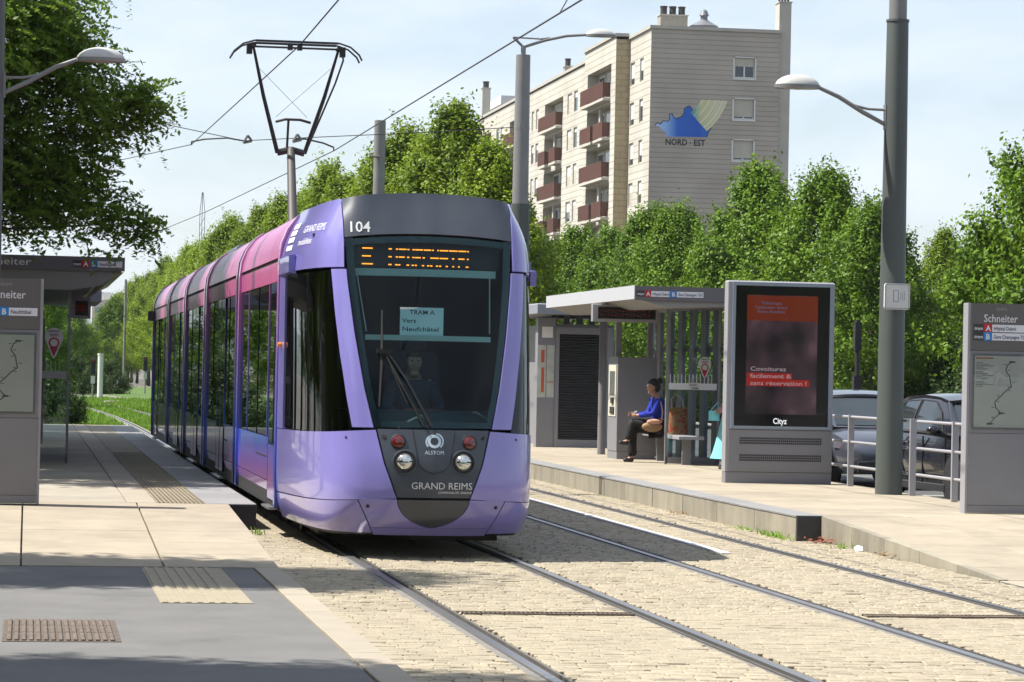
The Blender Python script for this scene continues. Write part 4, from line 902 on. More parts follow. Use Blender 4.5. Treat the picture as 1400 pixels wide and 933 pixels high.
# ---------------------------------------------------------------- shelter on the right platform
def pin_sticker(parent, x, y, z, s=1.0):
    n = 20; pts = [(x+.11*s*math.cos(a), y, z+.11*s*math.sin(a)) for a in [R(-35)+R(250)*i/n for i in range(n+1)]] + [(x-.03*s, y, z-.22*s), (x, y, z-.26*s), (x+.03*s, y, z-.22*s)]
    b = MB(); b.poly(pts); st = b.build('pin_sticker', m_white, parent)
    b = MB()
    for i in range(18):
        a0, a1 = 2*math.pi*i/18, 2*math.pi*(i+1)/18; f = lambda a, r_: (x+r_*s*math.cos(a), y-.004, z-.07*s+r_*s*math.sin(a)); b.quad(f(a0, .045), f(a0, .065), f(a1, .065), f(a1, .045))
    b.poly([(x-.05*s, y-.004, z-.125*s), (x, y-.004, z-.24*s), (x+.05*s, y-.004, z-.125*s)]); b.build('pin_ring', mat('pin_red', (.5, .02, .08), .5), st)
    b = MB(); text(b, 'KIPEGO', .035*s, fy(x, y-.004, z+.055*s), bold=.02, align='CENTER', width=.13*s); b.box(x-.055*s, x+.055*s, y-.005, y-.003, z+.025*s, z+.033*s).box(x-.05*s, x+.05*s, y-.005, y-.003, z+.008*s, z+.015*s); b.build('pin_lettering', m_navy, st)
def led_board(parent, x0, x1, y, z0, z1, d=.16):
    b = MB(); b.box(x0, x1, y, y+d, z0, z1, ch=.01); h = b.build('display_case', m_alul, parent)
    b = MB(); b.box(x0+.09, x1-.04, y-.006, y, z0+.05, z1-.05); s_ = b.build('display_screen', mat('display_dark', (.012, .006, .006), .2), h)
    b = MB()
    for k in range(14):
        xa = x0+.13+k*(x1-x0-.24)/14
        for zc in (z0+.5*(z1-z0)+.035, z0+.5*(z1-z0)-.035): b.box(xa, xa+.03, y-.009, y-.006, zc-.014, zc+.014)
    b.build('display_text', mat('led_dim', (.05, .01, .005), .4, emit=(.30, .02, .01), estr=.05), s_)
sr = thing('tram_shelter', 'grey shelter on the right platform where the woman waits', 'shelter', (0, 0, 0))
b = MB(); b.prism([(9.62, 3.0), (9.62, 3.19), (12.2, 3.17), (12.2, 2.95), (10.1, 2.86)], 46.1, 54.2, 'y'); rf_ = b.build('roof', mat('roof_soffit', (.30, .29, .28), .6), sr)
b = MB(); b.box(9.60, 9.62, 46.08, 54.22, 2.985, 3.205); b.build('fascia', mat('fascia_sunlit', (.55, .56, .60), .45), rf_)  # sunlit side's brightness put into this paler fascia colour
b = MB(); b.box(9.60, 12.2, 46.06, 46.098, 2.965, 3.195); b.build('fascia', m_fasc, rf_)
b = MB(); text(b, 'Schneiter', .1, lambda a, c: (9.597, 51.4-a, 3.05+c), bold=.01); b.build('stop_name', m_wlet, rf_)
line_sign(sr, 46.06, 9.63, 3.035, [(.0, 0, 'A', m_sred, 'Hôpital Debré', .30, True, .27), (.42, 0, 'B', m_sblue, 'Gare Champagne TGV', .44, False, .40)], 1.08)
for k in range(8):
    b = MB(); y0_ = 46.6+k*.92; b.box(11.55, 11.62, y0_, y0_+.36, PZ, 2.93); b.build('wall_slat', m_slat, sr)
for z in (.85, 2.2):
    b = MB(); b.box(11.62, 11.68, 46.4, 53.6, z, z+.06); b.build('slat_rail', m_slat, sr)
for (x, y) in ((11.5, 47.0), (11.5, 53.6), (10.55, 53.4)):
    b = MB(); b.tube([(x, y, PZ), (x, y, 2.95)], .075, 14); b.build('column', m_alu, sr, autos=50)
def glass_end(parent, x0, x1, y, zt=2.88, name='end_panel'):
    b = MB(); b.box(x0, x1, y, y+.012, PZ+.12, zt); g = b.build('glass_panel', m_glass, parent)
    b = MB(); b.box(x0-.02, x0+.018, y-.02, y+.032, PZ, zt+.03).box(x1-.018, x1+.02, y-.02, y+.032, PZ, zt+.03).box(x0, x1, y-.02, y+.032, PZ+.02, PZ+.12).box(x0, x1, y-.015, y+.027, zt, zt+.04); b.build('glass_frame', m_alu, parent)
    b = MB(); b.box(x0+.03, x1-.03, y-.004, y-.001, 1.53, 1.64)
    k = int((x1-x0-.1)/.065)
    for i in range(k): b.box(x0+.05+i*.065, x0+.062+i*.065, y-.004, y-.001, 1.64, 1.79)
    b.build('glass_band', m_swhite if name == 'end_panel' else m_alul, g); return g
g = glass_end(sr, 10.63, 11.52, 48.2)
b = MB(); b.box(11.0, 11.18, 48.19, 48.195, 1.53, 1.65); st = b.build('notice', m_white, g)
b = MB(); text(b, 'GRAND', .05, fy(11.015, 48.187, 1.595), bold=.01, width=.12); text(b, 'REIMS', .05, fy(11.05, 48.187, 1.54), bold=.01, width=.12); b.build('notice_lettering', m_navy, st)
pin_sticker(g, 11.27, 48.18, 1.98, 1.0)
b = MB(); b.box(10.72, 11.15, 47.6, 52.0, .70, .76, ch=.01); bn = b.build('bench_seat', m_alul, sr)
for yb in (47.9, 49.9, 51.7):
    b = MB(); b.box(10.85, 11.0, yb, yb+.06, PZ, .70); b.build('bench_leg', m_alu, sr)
led_board(sr, 9.47, 10.60, 48.9, 2.66, 2.96)
b = MB(); b.box(10.0, 10.06, 48.95, 49.0, 2.95, 3.02).box(10.45, 10.5, 48.95, 49.0, 2.95, 3.02); b.build('display_hanger', m_alud, sr)
# ticket machine kiosk
tk = thing('ticket_machine', 'grey ticket machine kiosk with a cream touch panel facing the track', 'ticket machine', (10.27, 50.6, PZ))
b = MB(); b.box(0, .70, 0, .85, .14, 1.80, ch=.012); b.build('cabinet', m_alu, tk); b = MB(); b.box(.008, .695, .008, .84, 0, .135); b.build('plinth', m_alu, tk)
b = MB(); b.box(-.012, .0, .10, .75, .75, 1.66); pn = b.build('machine_panel', mat('cream_panel', (.68, .64, .52), .5), tk)
b = MB(); b.box(-.016, -.012, .20, .65, 1.12, 1.55); b.build('machine_screen', mat('machine_glass', (.12, .13, .13), .15), pn)
b = MB(); b.box(-.04, -.012, .25, .45, .98, 1.08).box(-.03, -.012, .2, .55, .80, .92); b.build('card_slot', m_ink, pn)
b = MB(); b.box(.02, .12, .3, .42, 1.81, 2.74); b.build('post', m_alu, tk)
# technical cabin with dark shutter door and poster case
cb = thing('technical_cabin', 'grey technical cabin with dark louvred door behind the ticket machine', 'cabin', (10.12, 57.9, PZ))
b = MB(); b.box(.36, 1.55, .05, 4.0, 0, 2.48); b.build('housing', m_alu, cb)
b = MB(); b.box(.34, .42, -.02, .05, 0, 2.42).box(1.40, 1.50, -.02, .05, 0, 2.42).box(.42, 1.40, -.02, .05, 2.28, 2.42).box(.42, 1.40, -.02, .05, 0, .16); dfm = b.build('door_frame', m_alu, cb)
dr = MB(); dr.box(.42, 1.40, .03, .05, .16, 2.28); dro = dr.build('louvred_door', m_dark, cb)
for k in range(40):
    b = MB(); z = .165+k*.0528; b.prism([(.028, z), (.004, z+.012), (.004, z+.022), (.028, z+.05)], .43, 1.39, 'x'); b.build('louvre', mat('louvre_black', (.035, .035, .037), .5), dro)
b = MB(); b.box(-.02, .34, -.0, .3, .0, 2.6); pc = b.build('poster_case', m_alu, cb)
b = MB(); b.box(-.015, .15, -.006, .0, 1.0, 2.05).box(.17, .32, -.006, .0, 1.0, 2.05); b.build('poster_sheet', mat('poster_sheet', (.55, .58, .52), .5, var=.3, scale=3), pc)
b = MB(); b.box(.06, .12, -.009, -.006, 1.1, 1.6).box(.05, .12, -.009, -.006, 1.7, 1.95).box(.18, .31, -.009, -.006, 1.30, 1.32); b.build('poster_print', mat('poster_red', (.6, .12, .05), .6), pc)
b = MB(); b.box(.06, .28, -.006, 0, 2.2, 2.42); b.build('timetable_sheet', m_paper, pc)
b = MB(); b.box(-.25, 1.9, -1.2, 4.4, 2.66, 2.86, ch=.02); b.build('cabin_roof', mat('roof_bluegrey', (.27, .29, .34), .5), cb)
for k in range(5):
    b = MB(); b.box(.30+k*.26, .42+k*.26, .3, .35, 2.48, 2.66); b.build('clerestory_post', m_slat, cb)

# ---------------------------------------------------------------- shelter on the left platform
sl_ = thing('tram_shelter', 'dark shelter on the left platform behind the totem', 'shelter', (0, 0, 0))
b = MB(); b.prism([(1.37, 3.16), (1.37, 3.32), (-4.6, 3.34), (-4.6, 2.9), (.6, 2.84), (1.05, 2.92)], 43.5, 52.5, 'y'); rf_ = b.build('roof', mat('roof_soffit', (.30, .29, .28)), sl_)
b = MB(); b.box(-4.6, 1.38, 43.46, 43.498, 3.13, 3.335); b.build('fascia', m_fasc, rf_)
b = MB(); b.prism([(1.372, 3.12), (.95, 2.90), (.55, 2.86), (.55, 3.1)], 43.52, 52.4, 'y'); b.build('soffit_glazing', mat('soffit_reflection', (.38, .42, .12), .3, var=.2, scale=2), rf_)  # glazing with its yellow-green reflection put into the colour
b = MB(); text(b, 'Schneiter', .15, fy(-.78, 43.455, 3.19), bold=.008, width=.79); b.build('stop_name', m_wlet, rf_)
line_sign(sl_, 43.46, .62, 3.19, [(.12, 0, 'B', m_sblue, 'Neufchâtel', .36, False, .24), (.0, 0, 'A', m_sred, '', .0, True, None)], 1.1)
g = glass_end(sl_, -.3, .60, 44.2, 2.84, 'left')
pin_sticker(g, .38, 44.18, 2.15, 1.25)
for k in range(16):
    b = MB(); y0_ = 44.4+k*.52; b.box(-.62, -.55, y0_, y0_+.26, PZ, 2.84); b.build('wall_slat', m_slat, sl_)
for y in (45.0, 51.8):
    b = MB(); b.box(.02, .17, y, y+.15, PZ, 2.86); b.build('column', m_alud, sl_)
b = MB(); b.box(-.45, -.05, 45.5, 50.5, .70, .76, ch=.01); b.build('bench_seat', m_alu, sl_)
for yb in (45.8, 50.0):
    b = MB(); b.box(-.3, -.15, yb, yb+.06, PZ, .70); b.build('bench_leg', m_alu, sl_)
led_board(sl_, .66, 1.0, 48.6, 2.50, 2.84)
b = MB(); b.box(-.62, -.15, 44.6, 50.8, .9, 1.0); b.build('back_rail', m_alu, sl_)
cb2 = thing('technical_cabin', 'dark cabin with second flat roof beyond the left shelter', 'cabin', (-.9, 54.0, PZ))
b = MB(); b.box(0, 1.2, 0, 4, 0, 2.3); b.build('housing', m_alud, cb2); b = MB(); b.box(-.3, 2.2, -.3, 4.5, 2.62, 2.86, ch=.05); b.build('cabin_roof', mat('roof_bluegrey', (.27, .29, .34)), cb2)
b = MB(); b.box(.1, 1.1, .1, 3.9, 2.3, 2.62); b.build('clerestory', m_alud, cb2)

# ---------------------------------------------------------------- guard railing
gr = thing('guard_railing', 'grey metal railing between the platform and the parked cars', 'railing', (11.38, 33.2, PZ))
for y in (0.2, 1.75, 3.5, 6.4, 8.0):
    b = MB(); b.box(-.012, .012, y-.045, y+.045, 0, 1.0); b.v = [(p[0]*3.4, p[1]*.5, p[2]) for p in b.v]; b.v = [(p[0], p[1]+y*.5, p[2]) for p in b.v]; b.build('post', m_alul, gr)
for z in (.97, .62, .28):
    b = MB(); b.tube([(0, .1, z), (0, 3.3, z)], .02, 8).tube([(0, 3.72, z), (0, 8.1, z)], .02, 8); b.build('rail', m_alul, gr, autos=50)

# ---------------------------------------------------------------- small things far along the track
def signal(label, x, y, h):
    t = thing('tram_signal', label, 'signal', (x, y, -.03)); b = MB(); b.tube([(0, 0, 0), (0, 0, h)], .04, 8); b.build('post', m_poleg, t)
    b = MB(); b.box(-.12, .12, -.1, .1, h*.62, h, ch=.02); hd_ = b.build('signal_head', m_ink, t)
    b = MB(); b.lathe([(.0, -.13), (.07, -.12), (.075, -.10)], 12, (0, 0, h-.12), 'y'); b.build('signal_lens', m_red, hd_)
    b = MB(); b.box(-.10, .10, -.12, -.1, h*.40, h*.58); b.build('number_plate', m_white, t)
signal('small tram signal with white plate beside the white post on the lawn', 3.1, 142, 2.0)
signal('small tram signal in front of the trunks of the linden row', 6.9, 175, 2.2)
t = thing('marker_post', 'plain white post on the lawn between the far signals', 'post', (3.65, 150, -.03)); b = MB(); b.tube([(0, 0, 0), (0, 0, 2.2)], .14, 14); b.tube([(0, 0, 2.2), (0, 0, 2.28)], .16, 14); b.build('shaft', m_white, t, autos=50)
t = thing('concrete_pad', 'flat concrete chamber cover lying on the lawn', 'cover', (3.8, 132, -.03)); b = MB(); b.box(-.4, .4, -.5, .5, 0, .1, ch=.03); b.build('slab', m_conc, t); b = MB(); b.box(-.28, .28, -.35, .35, .1, .13); b.build('lid', m_band, t)
t = thing('sign_post', 'dark slim sign post between the parked cars and the trees', 'post', (14.6, 50.5, .08)); b = MB(); b.tube([(0, 0, 0), (0, 0, 2.75)], .045, 10); b.build('shaft', m_ink, t, autos=50); b = MB(); b.box(-.07, .07, -.07, .07, 1.3, 1.75); b.build('fitting', m_ink, t); b = MB(); b.box(-.06, .06, -.05, .05, 2.2, 2.7); b.build('fitting', m_ink, t)
t = thing('radio_mast', 'thin lattice radio mast far beyond the trees', 'mast', (34.5, 600, 0)); b = MB()
for (a, c) in ((-.5, -.3), (.5, -.3), (0, .55)): b.tube([(a, c, 0), (a, c, 33), (a*.2, c*.2, 37)], .09, 4)
for k in range(16): b.tube([(-.5, -.3, k*2), (.5, -.3, k*2+2), (0, .55, k*2+1), (-.5, -.3, k*2)], .05, 4)
b.build('lattice', m_poleg, t)
# litter and leaves by the platform end
for i, (x, y, c, lab) in enumerate(((8.50, 30.5, 'r', 'heap of red and brown dead leaves at the platform end'), (8.50, 28.2, 'b', 'dry brown leaves against the ramp kerb'), (8.26, 36.5, 'b', 'few dry leaves at the foot of the platform kerb'))):
    b = MB(); b.cur = 0
    for k in range(46 if i == 0 else 18):
        px_, py_ = x+nr.normal(0, .09 if i else .10), y+nr.normal(0, .18); px_ = min(px_, 8.53 if i < 2 else 8.29); a = rnd.uniform(0, 6.28); r_ = rnd.uniform(.02, .045); z_ = rnd.uniform(.0, .05); tl = rnd.uniform(-.02, .03)
        b.poly([(px_+r_*math.cos(a), py_+r_*math.sin(a), z_+tl), (px_+.5*r_*math.cos(a+1.6), py_+.5*r_*math.sin(a+1.6), z_), (px_-r_*math.cos(a), py_-r_*math.sin(a), z_+.01), (px_+.5*r_*math.cos(a-1.6), py_+.5*r_*math.sin(a-1.6), z_+.005)])
    tag(b.build('leaves', mat('dead_leaf_red', (.30, .07, .03), .7, var=.5, scale=20) if c == 'r' else mat('dead_leaf', (.20, .12, .05), .7, var=.4, scale=20)), lab, 'leaves', kind='stuff')
for i, (x, y, n_, lab) in enumerate(((8.22, 31.6, 80, 'green weeds sprouting at the dark platform end'), (8.45, 29.6, 22, 'small weed growing at the ramp kerb'), (8.24, 33.2, 40, 'low weeds along the foot of the kerb'), (2.42, 30.9, 16, 'weeds in the corner of the left platform end'))):
    N = n_; b = MB()
    for k in range(N):
        px_, py_ = x+nr.normal(0, .04), y+nr.normal(0, .35 if i in (0, 2) else .1); a = rnd.uniform(0, 6.28); h_ = rnd.uniform(.03, .085)*(1 if i != 2 else .5); l_ = rnd.uniform(.02, .05); w2 = .008
        b.poly([(px_-w2*math.sin(a), py_+w2*math.cos(a), 0), (px_+w2*math.sin(a), py_-w2*math.cos(a), 0), (px_+l_*math.cos(a)+w2*math.sin(a), py_+l_*math.sin(a)-w2*math.cos(a), h_*.7), (px_+1.6*l_*math.cos(a), py_+1.6*l_*math.sin(a), h_)])
    me = b.mesh('weeds', m_blade); at = me.attributes.new('tone', 'FLOAT', 'FACE'); at.data.foreach_set('value', nr.random(len(me.polygons)).astype(np.float32)); tag(link('weeds', me), lab, 'weeds', kind='stuff')
b = MB(); b.poly([(8.46, 29.2, .0), (8.51, 29.1, .01), (8.52, 29.15, .05), (8.49, 29.22, .06)]).poly([(8.46, 29.2, .0), (8.49, 29.22, .06), (8.47, 29.3, .03)]); tag(b.build('paper_scrap', m_paper), 'crumpled white paper scrap by the ramp kerb', 'litter')
# ================================================================== apartment block
def brick_mat(name, c1, c2, cm, bw, bh, axis):
    """stone cladding courses too far off to build one by one"""
    m = bpy.data.materials.new(name); m.use_nodes = True; t = m.node_tree; b = t.nodes['Principled BSDF']; b.inputs['Roughness'].default_value = .85
    g = t.nodes.new('ShaderNodeNewGeometry'); s_ = t.nodes.new('ShaderNodeSeparateXYZ'); t.links.new(g.outputs['Position'], s_.inputs[0])
    c = t.nodes.new('ShaderNodeCombineXYZ'); t.links.new(s_.outputs[0 if axis == 'x' else 1], c.inputs[0]); t.links.new(s_.outputs[2], c.inputs[1])
    k = t.nodes.new('ShaderNodeTexBrick'); k.inputs['Scale'].default_value = 1; k.inputs['Brick Width'].default_value = bw; k.inputs['Row Height'].default_value = bh; k.inputs['Mortar Size'].default_value = .028; k.inputs['Mortar Smooth'].default_value = .3
    k.inputs['Color1'].default_value = (*c1, 1); k.inputs['Color2'].default_value = (*c2, 1); k.inputs['Mortar'].default_value = (*cm, 1); k.inputs['Bias'].default_value = 0; t.links.new(c.outputs[0], k.inputs['Vector'])
    n = t.nodes.new('ShaderNodeTexNoise'); n.inputs['Scale'].default_value = .35; n.inputs['Detail'].default_value = 8; t.links.new(g.outputs['Position'], n.inputs['Vector'])
    hs = t.nodes.new('ShaderNodeHueSaturation'); mr = t.nodes.new('ShaderNodeMapRange'); mr.inputs[3].default_value = .72; mr.inputs[4].default_value = 1.22; t.links.new(n.outputs[0], mr.inputs[0]); t.links.new(mr.outputs[0], hs.inputs['Value']); t.links.new(k.outputs[0], hs.inputs['Color']); t.links.new(hs.outputs[0], b.inputs['Base Color'])
    bp = t.nodes.new('ShaderNodeBump'); bp.inputs['Strength'].default_value = .6; bp.inputs['Distance'].default_value = .05; bp.invert = True; t.links.new(k.outputs['Fac'], bp.inputs['Height']); t.links.new(bp.outputs[0], b.inputs['Normal'])
    MATS[name] = m; return m
m_clad = brick_mat('cladding_cream', (.47, .445, .39), (.445, .42, .365), (.26, .24, .20), 60, .46, 'y')
m_gab = brick_mat('cladding_gable', (.385, .35, .305), (.365, .33, .29), (.285, .255, .22), 60, .335, 'x')
m_beige = brick_mat('cladding_beige', (.34, .28, .175), (.37, .305, .195), (.26, .215, .13), .8, .42, 'x')
m_cap = mat('roof_cap', (.48, .46, .41), .8, var=.1, scale=1)
m_wf = mat('window_frame', (.72, .72, .70), .5); m_shut = mat('roller_shutter', (.50, .47, .40), .6, var=.08, scale=2); m_pane = mat('dark_pane', (.03, .04, .055), .08, spec=.8)
m_rev = mat('reveal', (.50, .47, .40), .8); m_brown = mat('balcony_brown', (.12, .045, .028), .6, var=.25, scale=2); m_soff = mat('balcony_slab', (.52, .49, .43), .8, var=.1, scale=2)
BD = thing('apartment_block', 'tall cream apartment block with a blue mural on its gable', 'building', (41, 193, 0))
def wall(name, fn, u0, u1, v0, v1, ops, depth, m, parent=BD):
    """fn(u, v, d): point at depth d behind the face; openings get reveals"""
    us = sorted({u0, u1, *[o[0] for o in ops], *[o[1] for o in ops]}); vs = sorted({v0, v1, *[o[2] for o in ops], *[o[3] for o in ops]})
    b = MB()
    for i in range(len(us)-1):
        for j in range(len(vs)-1):
            cu, cv = (us[i]+us[i+1])/2, (vs[j]+vs[j+1])/2
            if any(o[0] < cu < o[1] and o[2] < cv < o[3] for o in ops): continue
            b.quad(fn(us[i], vs[j], 0), fn(us[i+1], vs[j], 0), fn(us[i+1], vs[j+1], 0), fn(us[i], vs[j+1], 0))
    b.cur = 1
    for o in ops:
        a, c, d, e = o[:4]; dd = o[4] if len(o) > 4 else depth
        b.quad(fn(a, d, 0), fn(a, d, dd), fn(c, d, dd), fn(c, d, 0)).quad(fn(a, e, 0), fn(c, e, 0), fn(c, e, dd), fn(a, e, dd)).quad(fn(a, d, 0), fn(a, e, 0), fn(a, e, dd), fn(a, d, dd)).quad(fn(c, d, 0), fn(c, d, dd), fn(c, e, dd), fn(c, e, 0))
        if len(o) > 4: b.quad(fn(a, d, dd), fn(c, d, dd), fn(c, e, dd), fn(a, e, dd))
    return b.build(name, [m, m_rev], parent)
ZT = 25.1; RW = [23.35-2.8*k for k in range(8)]
# gable, facing the camera
gf = lambda u, v, d: (u, d, v)
ops = [(5.80, 7.20, z-1.36, z) for z in RW]
wall('gable_wall', gf, 0, 8.9, -.1, ZT, ops, .16, m_gab)
for k, o in enumerate(ops):
    a, c, d, e = o; b = MB(); b.box(a-.10, a+.0, -.03, .05, d-.1, e+.06).box(c, c+.10, -.03, .05, d-.1, e+.06).box(a-.1, c+.1, -.06, .05, d-.14, d-.02).box(a-.1, c+.1, -.03, .05, e, e+.07)
    wn = b.build('window', m_wf, BD)
    zs = d + (.78 if k == 0 else (.16 if k != 3 else .10)) if k < 5 else d+.3
    b = MB(); b.box(a, c, .10, .13, zs, e); b.build('shutter', m_shut, wn)
    b = MB(); b.box(a, c, .13, .15, d, zs); b.build('pane', m_pane, wn)
    b = MB(); b.box((a+c)/2-.05, (a+c)/2+.05, .11, .13, d, zs).box(a, a+.07, .11, .13, d, zs).box(c-.07, c, .11, .13, d, zs).box(a, c, .105, .13, d, d+.07); b.build('sash', m_wf, wn)
# long facade: fn with u along the street
def lf_(x): return lambda u, v, d: (x+d, u, v)
NW = [(2.35, 3.55), (5.3, 6.75)]
def narrow(x, cols, parent=BD):
    return [(a, c, z-1.55, z+.05) for (a, c) in cols for z in RW]
def put_narrow(x, ops):
    for o in ops:
        a, c, d, e = o; b = MB(); b.box(x+.10, x+.16, a, c, d, e); wn = b.build('window', m_wf, BD)
        b = MB(); b.box(x+.08, x+.10, a+.10, c-.10, d+.1, d+.1+rnd.uniform(.35, 1.3)); b.build('pane', m_pane, wn) if rnd.random() < .55 else b.build('shutter', m_shut, wn)
o1 = narrow(0, NW); wall('facade_wall', lf_(0), 0, 7.0, -.1, ZT, o1, .2, m_clad); put_narrow(0, o1)
wall('bay_side_wall', lambda u, v, d: (u, 7.0+d, v), -1.0, 0.0, -.1, ZT, [], .1, m_beige)
FL = [21.15-2.8*k for k in range(8)]
lg = [(8.6, 17.4, f, f+2.42, .8) for f in FL]
wall('bay_wall', lf_(-1), 7.0, 18.6, -.1, ZT+.2, lg, .2, m_clad)
FA = [(26.6, 28.1), (29.0, 30.9), (43.8, 45.2), (46.0, 47.3), (62.0, 63.6), (64.4, 66.0)]
o2 = narrow(0, FA); l2 = [(32.8, 41.0, f, f+2.3, .75) for f in FL] + [(53.2, 58.6, f, f+2.3, .75) for f in FL] + [(69, 75, f, f+2.3, .75) for f in FL]
wall('facade_wall', lf_(0), 18.6, 76.0, -.1, ZT-.1, o2+l2, .2, m_clad); put_narrow(0, o2)
def loggia(x, a, c, f, k, dep, wide):
    L = c-a; n = 3 if wide else 2
    for i in range(n):                                 # glazed doors at the back
        w0 = a+.3+i*(L-.3)/n; w1 = w0+(L-.3)/n-.9
        b = MB(); b.box(x+dep-.08, x+dep-.005, w0, w1, f+.05, f+2.2); wn = b.build('window', m_wf, BD)
        b = MB(); b.box(x+dep-.10, x+dep-.08, w0+.12, w1-.12, f+.3, f+2.05); b.build('pane', m_pane if rnd.random() < .7 else m_shut, wn)
    spans = [(a+.2, c-.2)] if k % 2 == 0 else [(a+.2, a+L*.40), (a+L*.52, c-.2)]
    if not wide and k % 2 == 1: spans = [(a+.3, a+L*.36), (a+L*.60, c-.3)]
    for (y0, y1) in spans:
        b = MB(); b.box(x-.55, x+.3, y0-.1, y1+.1, f-.18, f); sl2 = b.build('balcony', m_soff, BD)
        b = MB(); b.box(x-.55, x-.50, y0, y1, f+.06, f+1.08); b.build('balcony_panel', m_brown, sl2)
        b = MB(); nb = max(3, int((y1-y0)/.35))
        for q in range(nb+1): yq = y0+(y1-y0)*q/nb; b.box(x-.57, x-.545, yq-.03, yq+.03, f+.02, f+1.1)
        b.box(x-.56, x-.49, y0-.02, y1+.02, f+1.08, f+1.14); b.box(x-.5, x+.0, y0, y0+.03, f+.06, f+1.08); b.build('balcony_rail', m_brown, sl2)
    if k % 2 == 1:
        b = MB(); b.box(x+.02, x+.22, a+L*.44, a+L*.50, f, f+2.3); b.build('loggia_post', m_cap, BD)
for k, f in enumerate(FL):
    loggia(-1, 8.6, 17.4, f, k, .8, True); loggia(0, 32.8, 41.0, f, k, .75, False); loggia(0, 53.2, 58.6, f, k, .75, False)
    if k < 3: loggia(0, 69, 75, f, k, .75, False)
# roof and its furniture
b = MB(); b.box(-.12, 9.0, -.12, 76, ZT, ZT+.22).box(-1.12, -.1, 6.9, 18.7, ZT+.2, ZT+.42); b.build('roof_edge', m_cap, BD)
b = MB(); b.box(8.9, 9.0, .1, 76, 0, ZT).box(0, 8.9, 75.9, 76, 0, ZT); b.build('rear_wall', m_clad, BD)
def chimney(x0, x1, y0, y1, z0, z1, pots, m):
    b = MB(); b.box(x0, x1, y0, y1, z0, z1); c = b.build('chimney', m, BD); b = MB(); b.box(x0-.06, x1+.06, y0-.06, y1+.06, z1, z1+.08); b.build('chimney_cap', m_soff, c)
    for i in range(pots):
        xx = x0+(x1-x0)*(i+.5)/pots; b = MB(); b.tube([(xx, (y0+y1)/2, z1+.08), (xx, (y0+y1)/2, z1+.62)], min(.32, (x1-x0)/pots*.36), 12); b.tube([(xx, (y0+y1)/2, z1+.60), (xx, (y0+y1)/2, z1+.68)], min(.36, (x1-x0)/pots*.42), 12); b.build('chimney_pot', mat('pot_dark', (.05, .045, .04), .8), c)
chimney(1.25, 3.15, 3.0, 4.0, ZT+.2, ZT+1.3, 3, m_conc); chimney(8.92, 9.75, .25, 1.35, -.1, ZT+2.15, 4, m_cap)
chimney(.3, 1.0, 16, 17, ZT+.2, ZT+.75, 2, m_conc); chimney(.3, .9, 34, 34.7, ZT, ZT+.8, 1, m_conc); chimney(-.2, .55, 73.4, 74.2, ZT, ZT+2.7, 1, m_cap)
b = MB(); b.lathe([(.95, ZT+.2), (.95, ZT+.62), (1.0, ZT+.66), (.4, ZT+1.0), (.25, ZT+1.1), (.25, ZT+1.35), (.34, ZT+1.4), (.2, ZT+1.75), (0, ZT+1.85)], 16, (4.35, 3.2, 0)); b.build('roof_turret', mat('zinc', (.20, .21, .23), .5, .3), BD, autos=30)
# mural: a blue outline map with fanning stripes and the words NORD EST
def ramp_x(name, x0, x1, stops):
    m = bpy.data.materials.new(name); m.use_nodes = True; t = m.node_tree; b = t.nodes['Principled BSDF']; b.inputs['Roughness'].default_value = .85
    g = t.nodes.new('ShaderNodeNewGeometry'); s_ = t.nodes.new('ShaderNodeSeparateXYZ'); t.links.new(g.outputs['Position'], s_.inputs[0]); mr = t.nodes.new('ShaderNodeMapRange'); mr.inputs[1].default_value = x0; mr.inputs[2].default_value = x1; t.links.new(s_.outputs[0], mr.inputs[0])
    r = t.nodes.new('ShaderNodeValToRGB'); t.links.new(mr.outputs[0], r.inputs[0])
    while len(r.color_ramp.elements) < len(stops): r.color_ramp.elements.new(.5)
    for e, (p, c) in zip(r.color_ramp.elements, stops): e.position = p; e.color = (*c, 1)
    t.links.new(r.outputs[0], b.inputs['Base Color']); return m
ml = lambda px_, py_: (.36+(px_-893)*.0487, 17.9+(185-py_)*.0487+(px_-930)*.0009)
mp_pts = [(893, 171), (896, 167), (901, 169), (905, 164), (911, 165), (914, 162), (913, 155), (917, 154), (919, 159), (923, 161), (930, 158), (934, 154), (934, 147), (938, 144), (942, 143), (946, 149), (951, 152), (957, 160), (963, 164), (971, 167), (973, 173), (969, 179), (967, 186), (910, 186), (908, 180), (903, 177), (900, 173)]
b = MB(); b.poly([(ml(*p)[0], -.012, ml(*p)[1]) for p in mp_pts]); mu = b.build('mural_map', ramp_x('mural_blue', 41.3, 45.3, [(0, (.40, .52, .72)), (.2, (.25, .42, .74)), (.40, (.02, .12, .50)), (.75, (.012, .09, .44)), (1, (.02, .14, .5))]), BD)
b = MB()
P = [ml(*p) for p in mp_pts]
for p, q in list(zip(P, P[1:]+P[:1]))[:22]:
    d = Vector((q[0]-p[0], 0, q[1]-p[1])); nn = Vector((-d.z, 0, d.x)).normalized()*.025; A, B_ = Vector((p[0], -.016, p[1])), Vector((q[0], -.016, q[1])); b.quad(A-nn, B_-nn, B_+nn, A+nn)
b.build('mural_outline', mat('mural_navy', (.02, .03, .10), .85), mu)
m_str = [ramp_x('mural_stripe_a', 43.3, 45.6, [(0, (.02, .12, .45)), (.30, (.08, .30, .30)), (.55, (.60, .60, .40)), (1, (.62, .60, .50))]), ramp_x('mural_stripe_b', 43.3, 45.6, [(0, (.03, .16, .45)), (.28, (.14, .40, .36)), (.5, (.50, .50, .24)), (1, (.58, .58, .36))])]
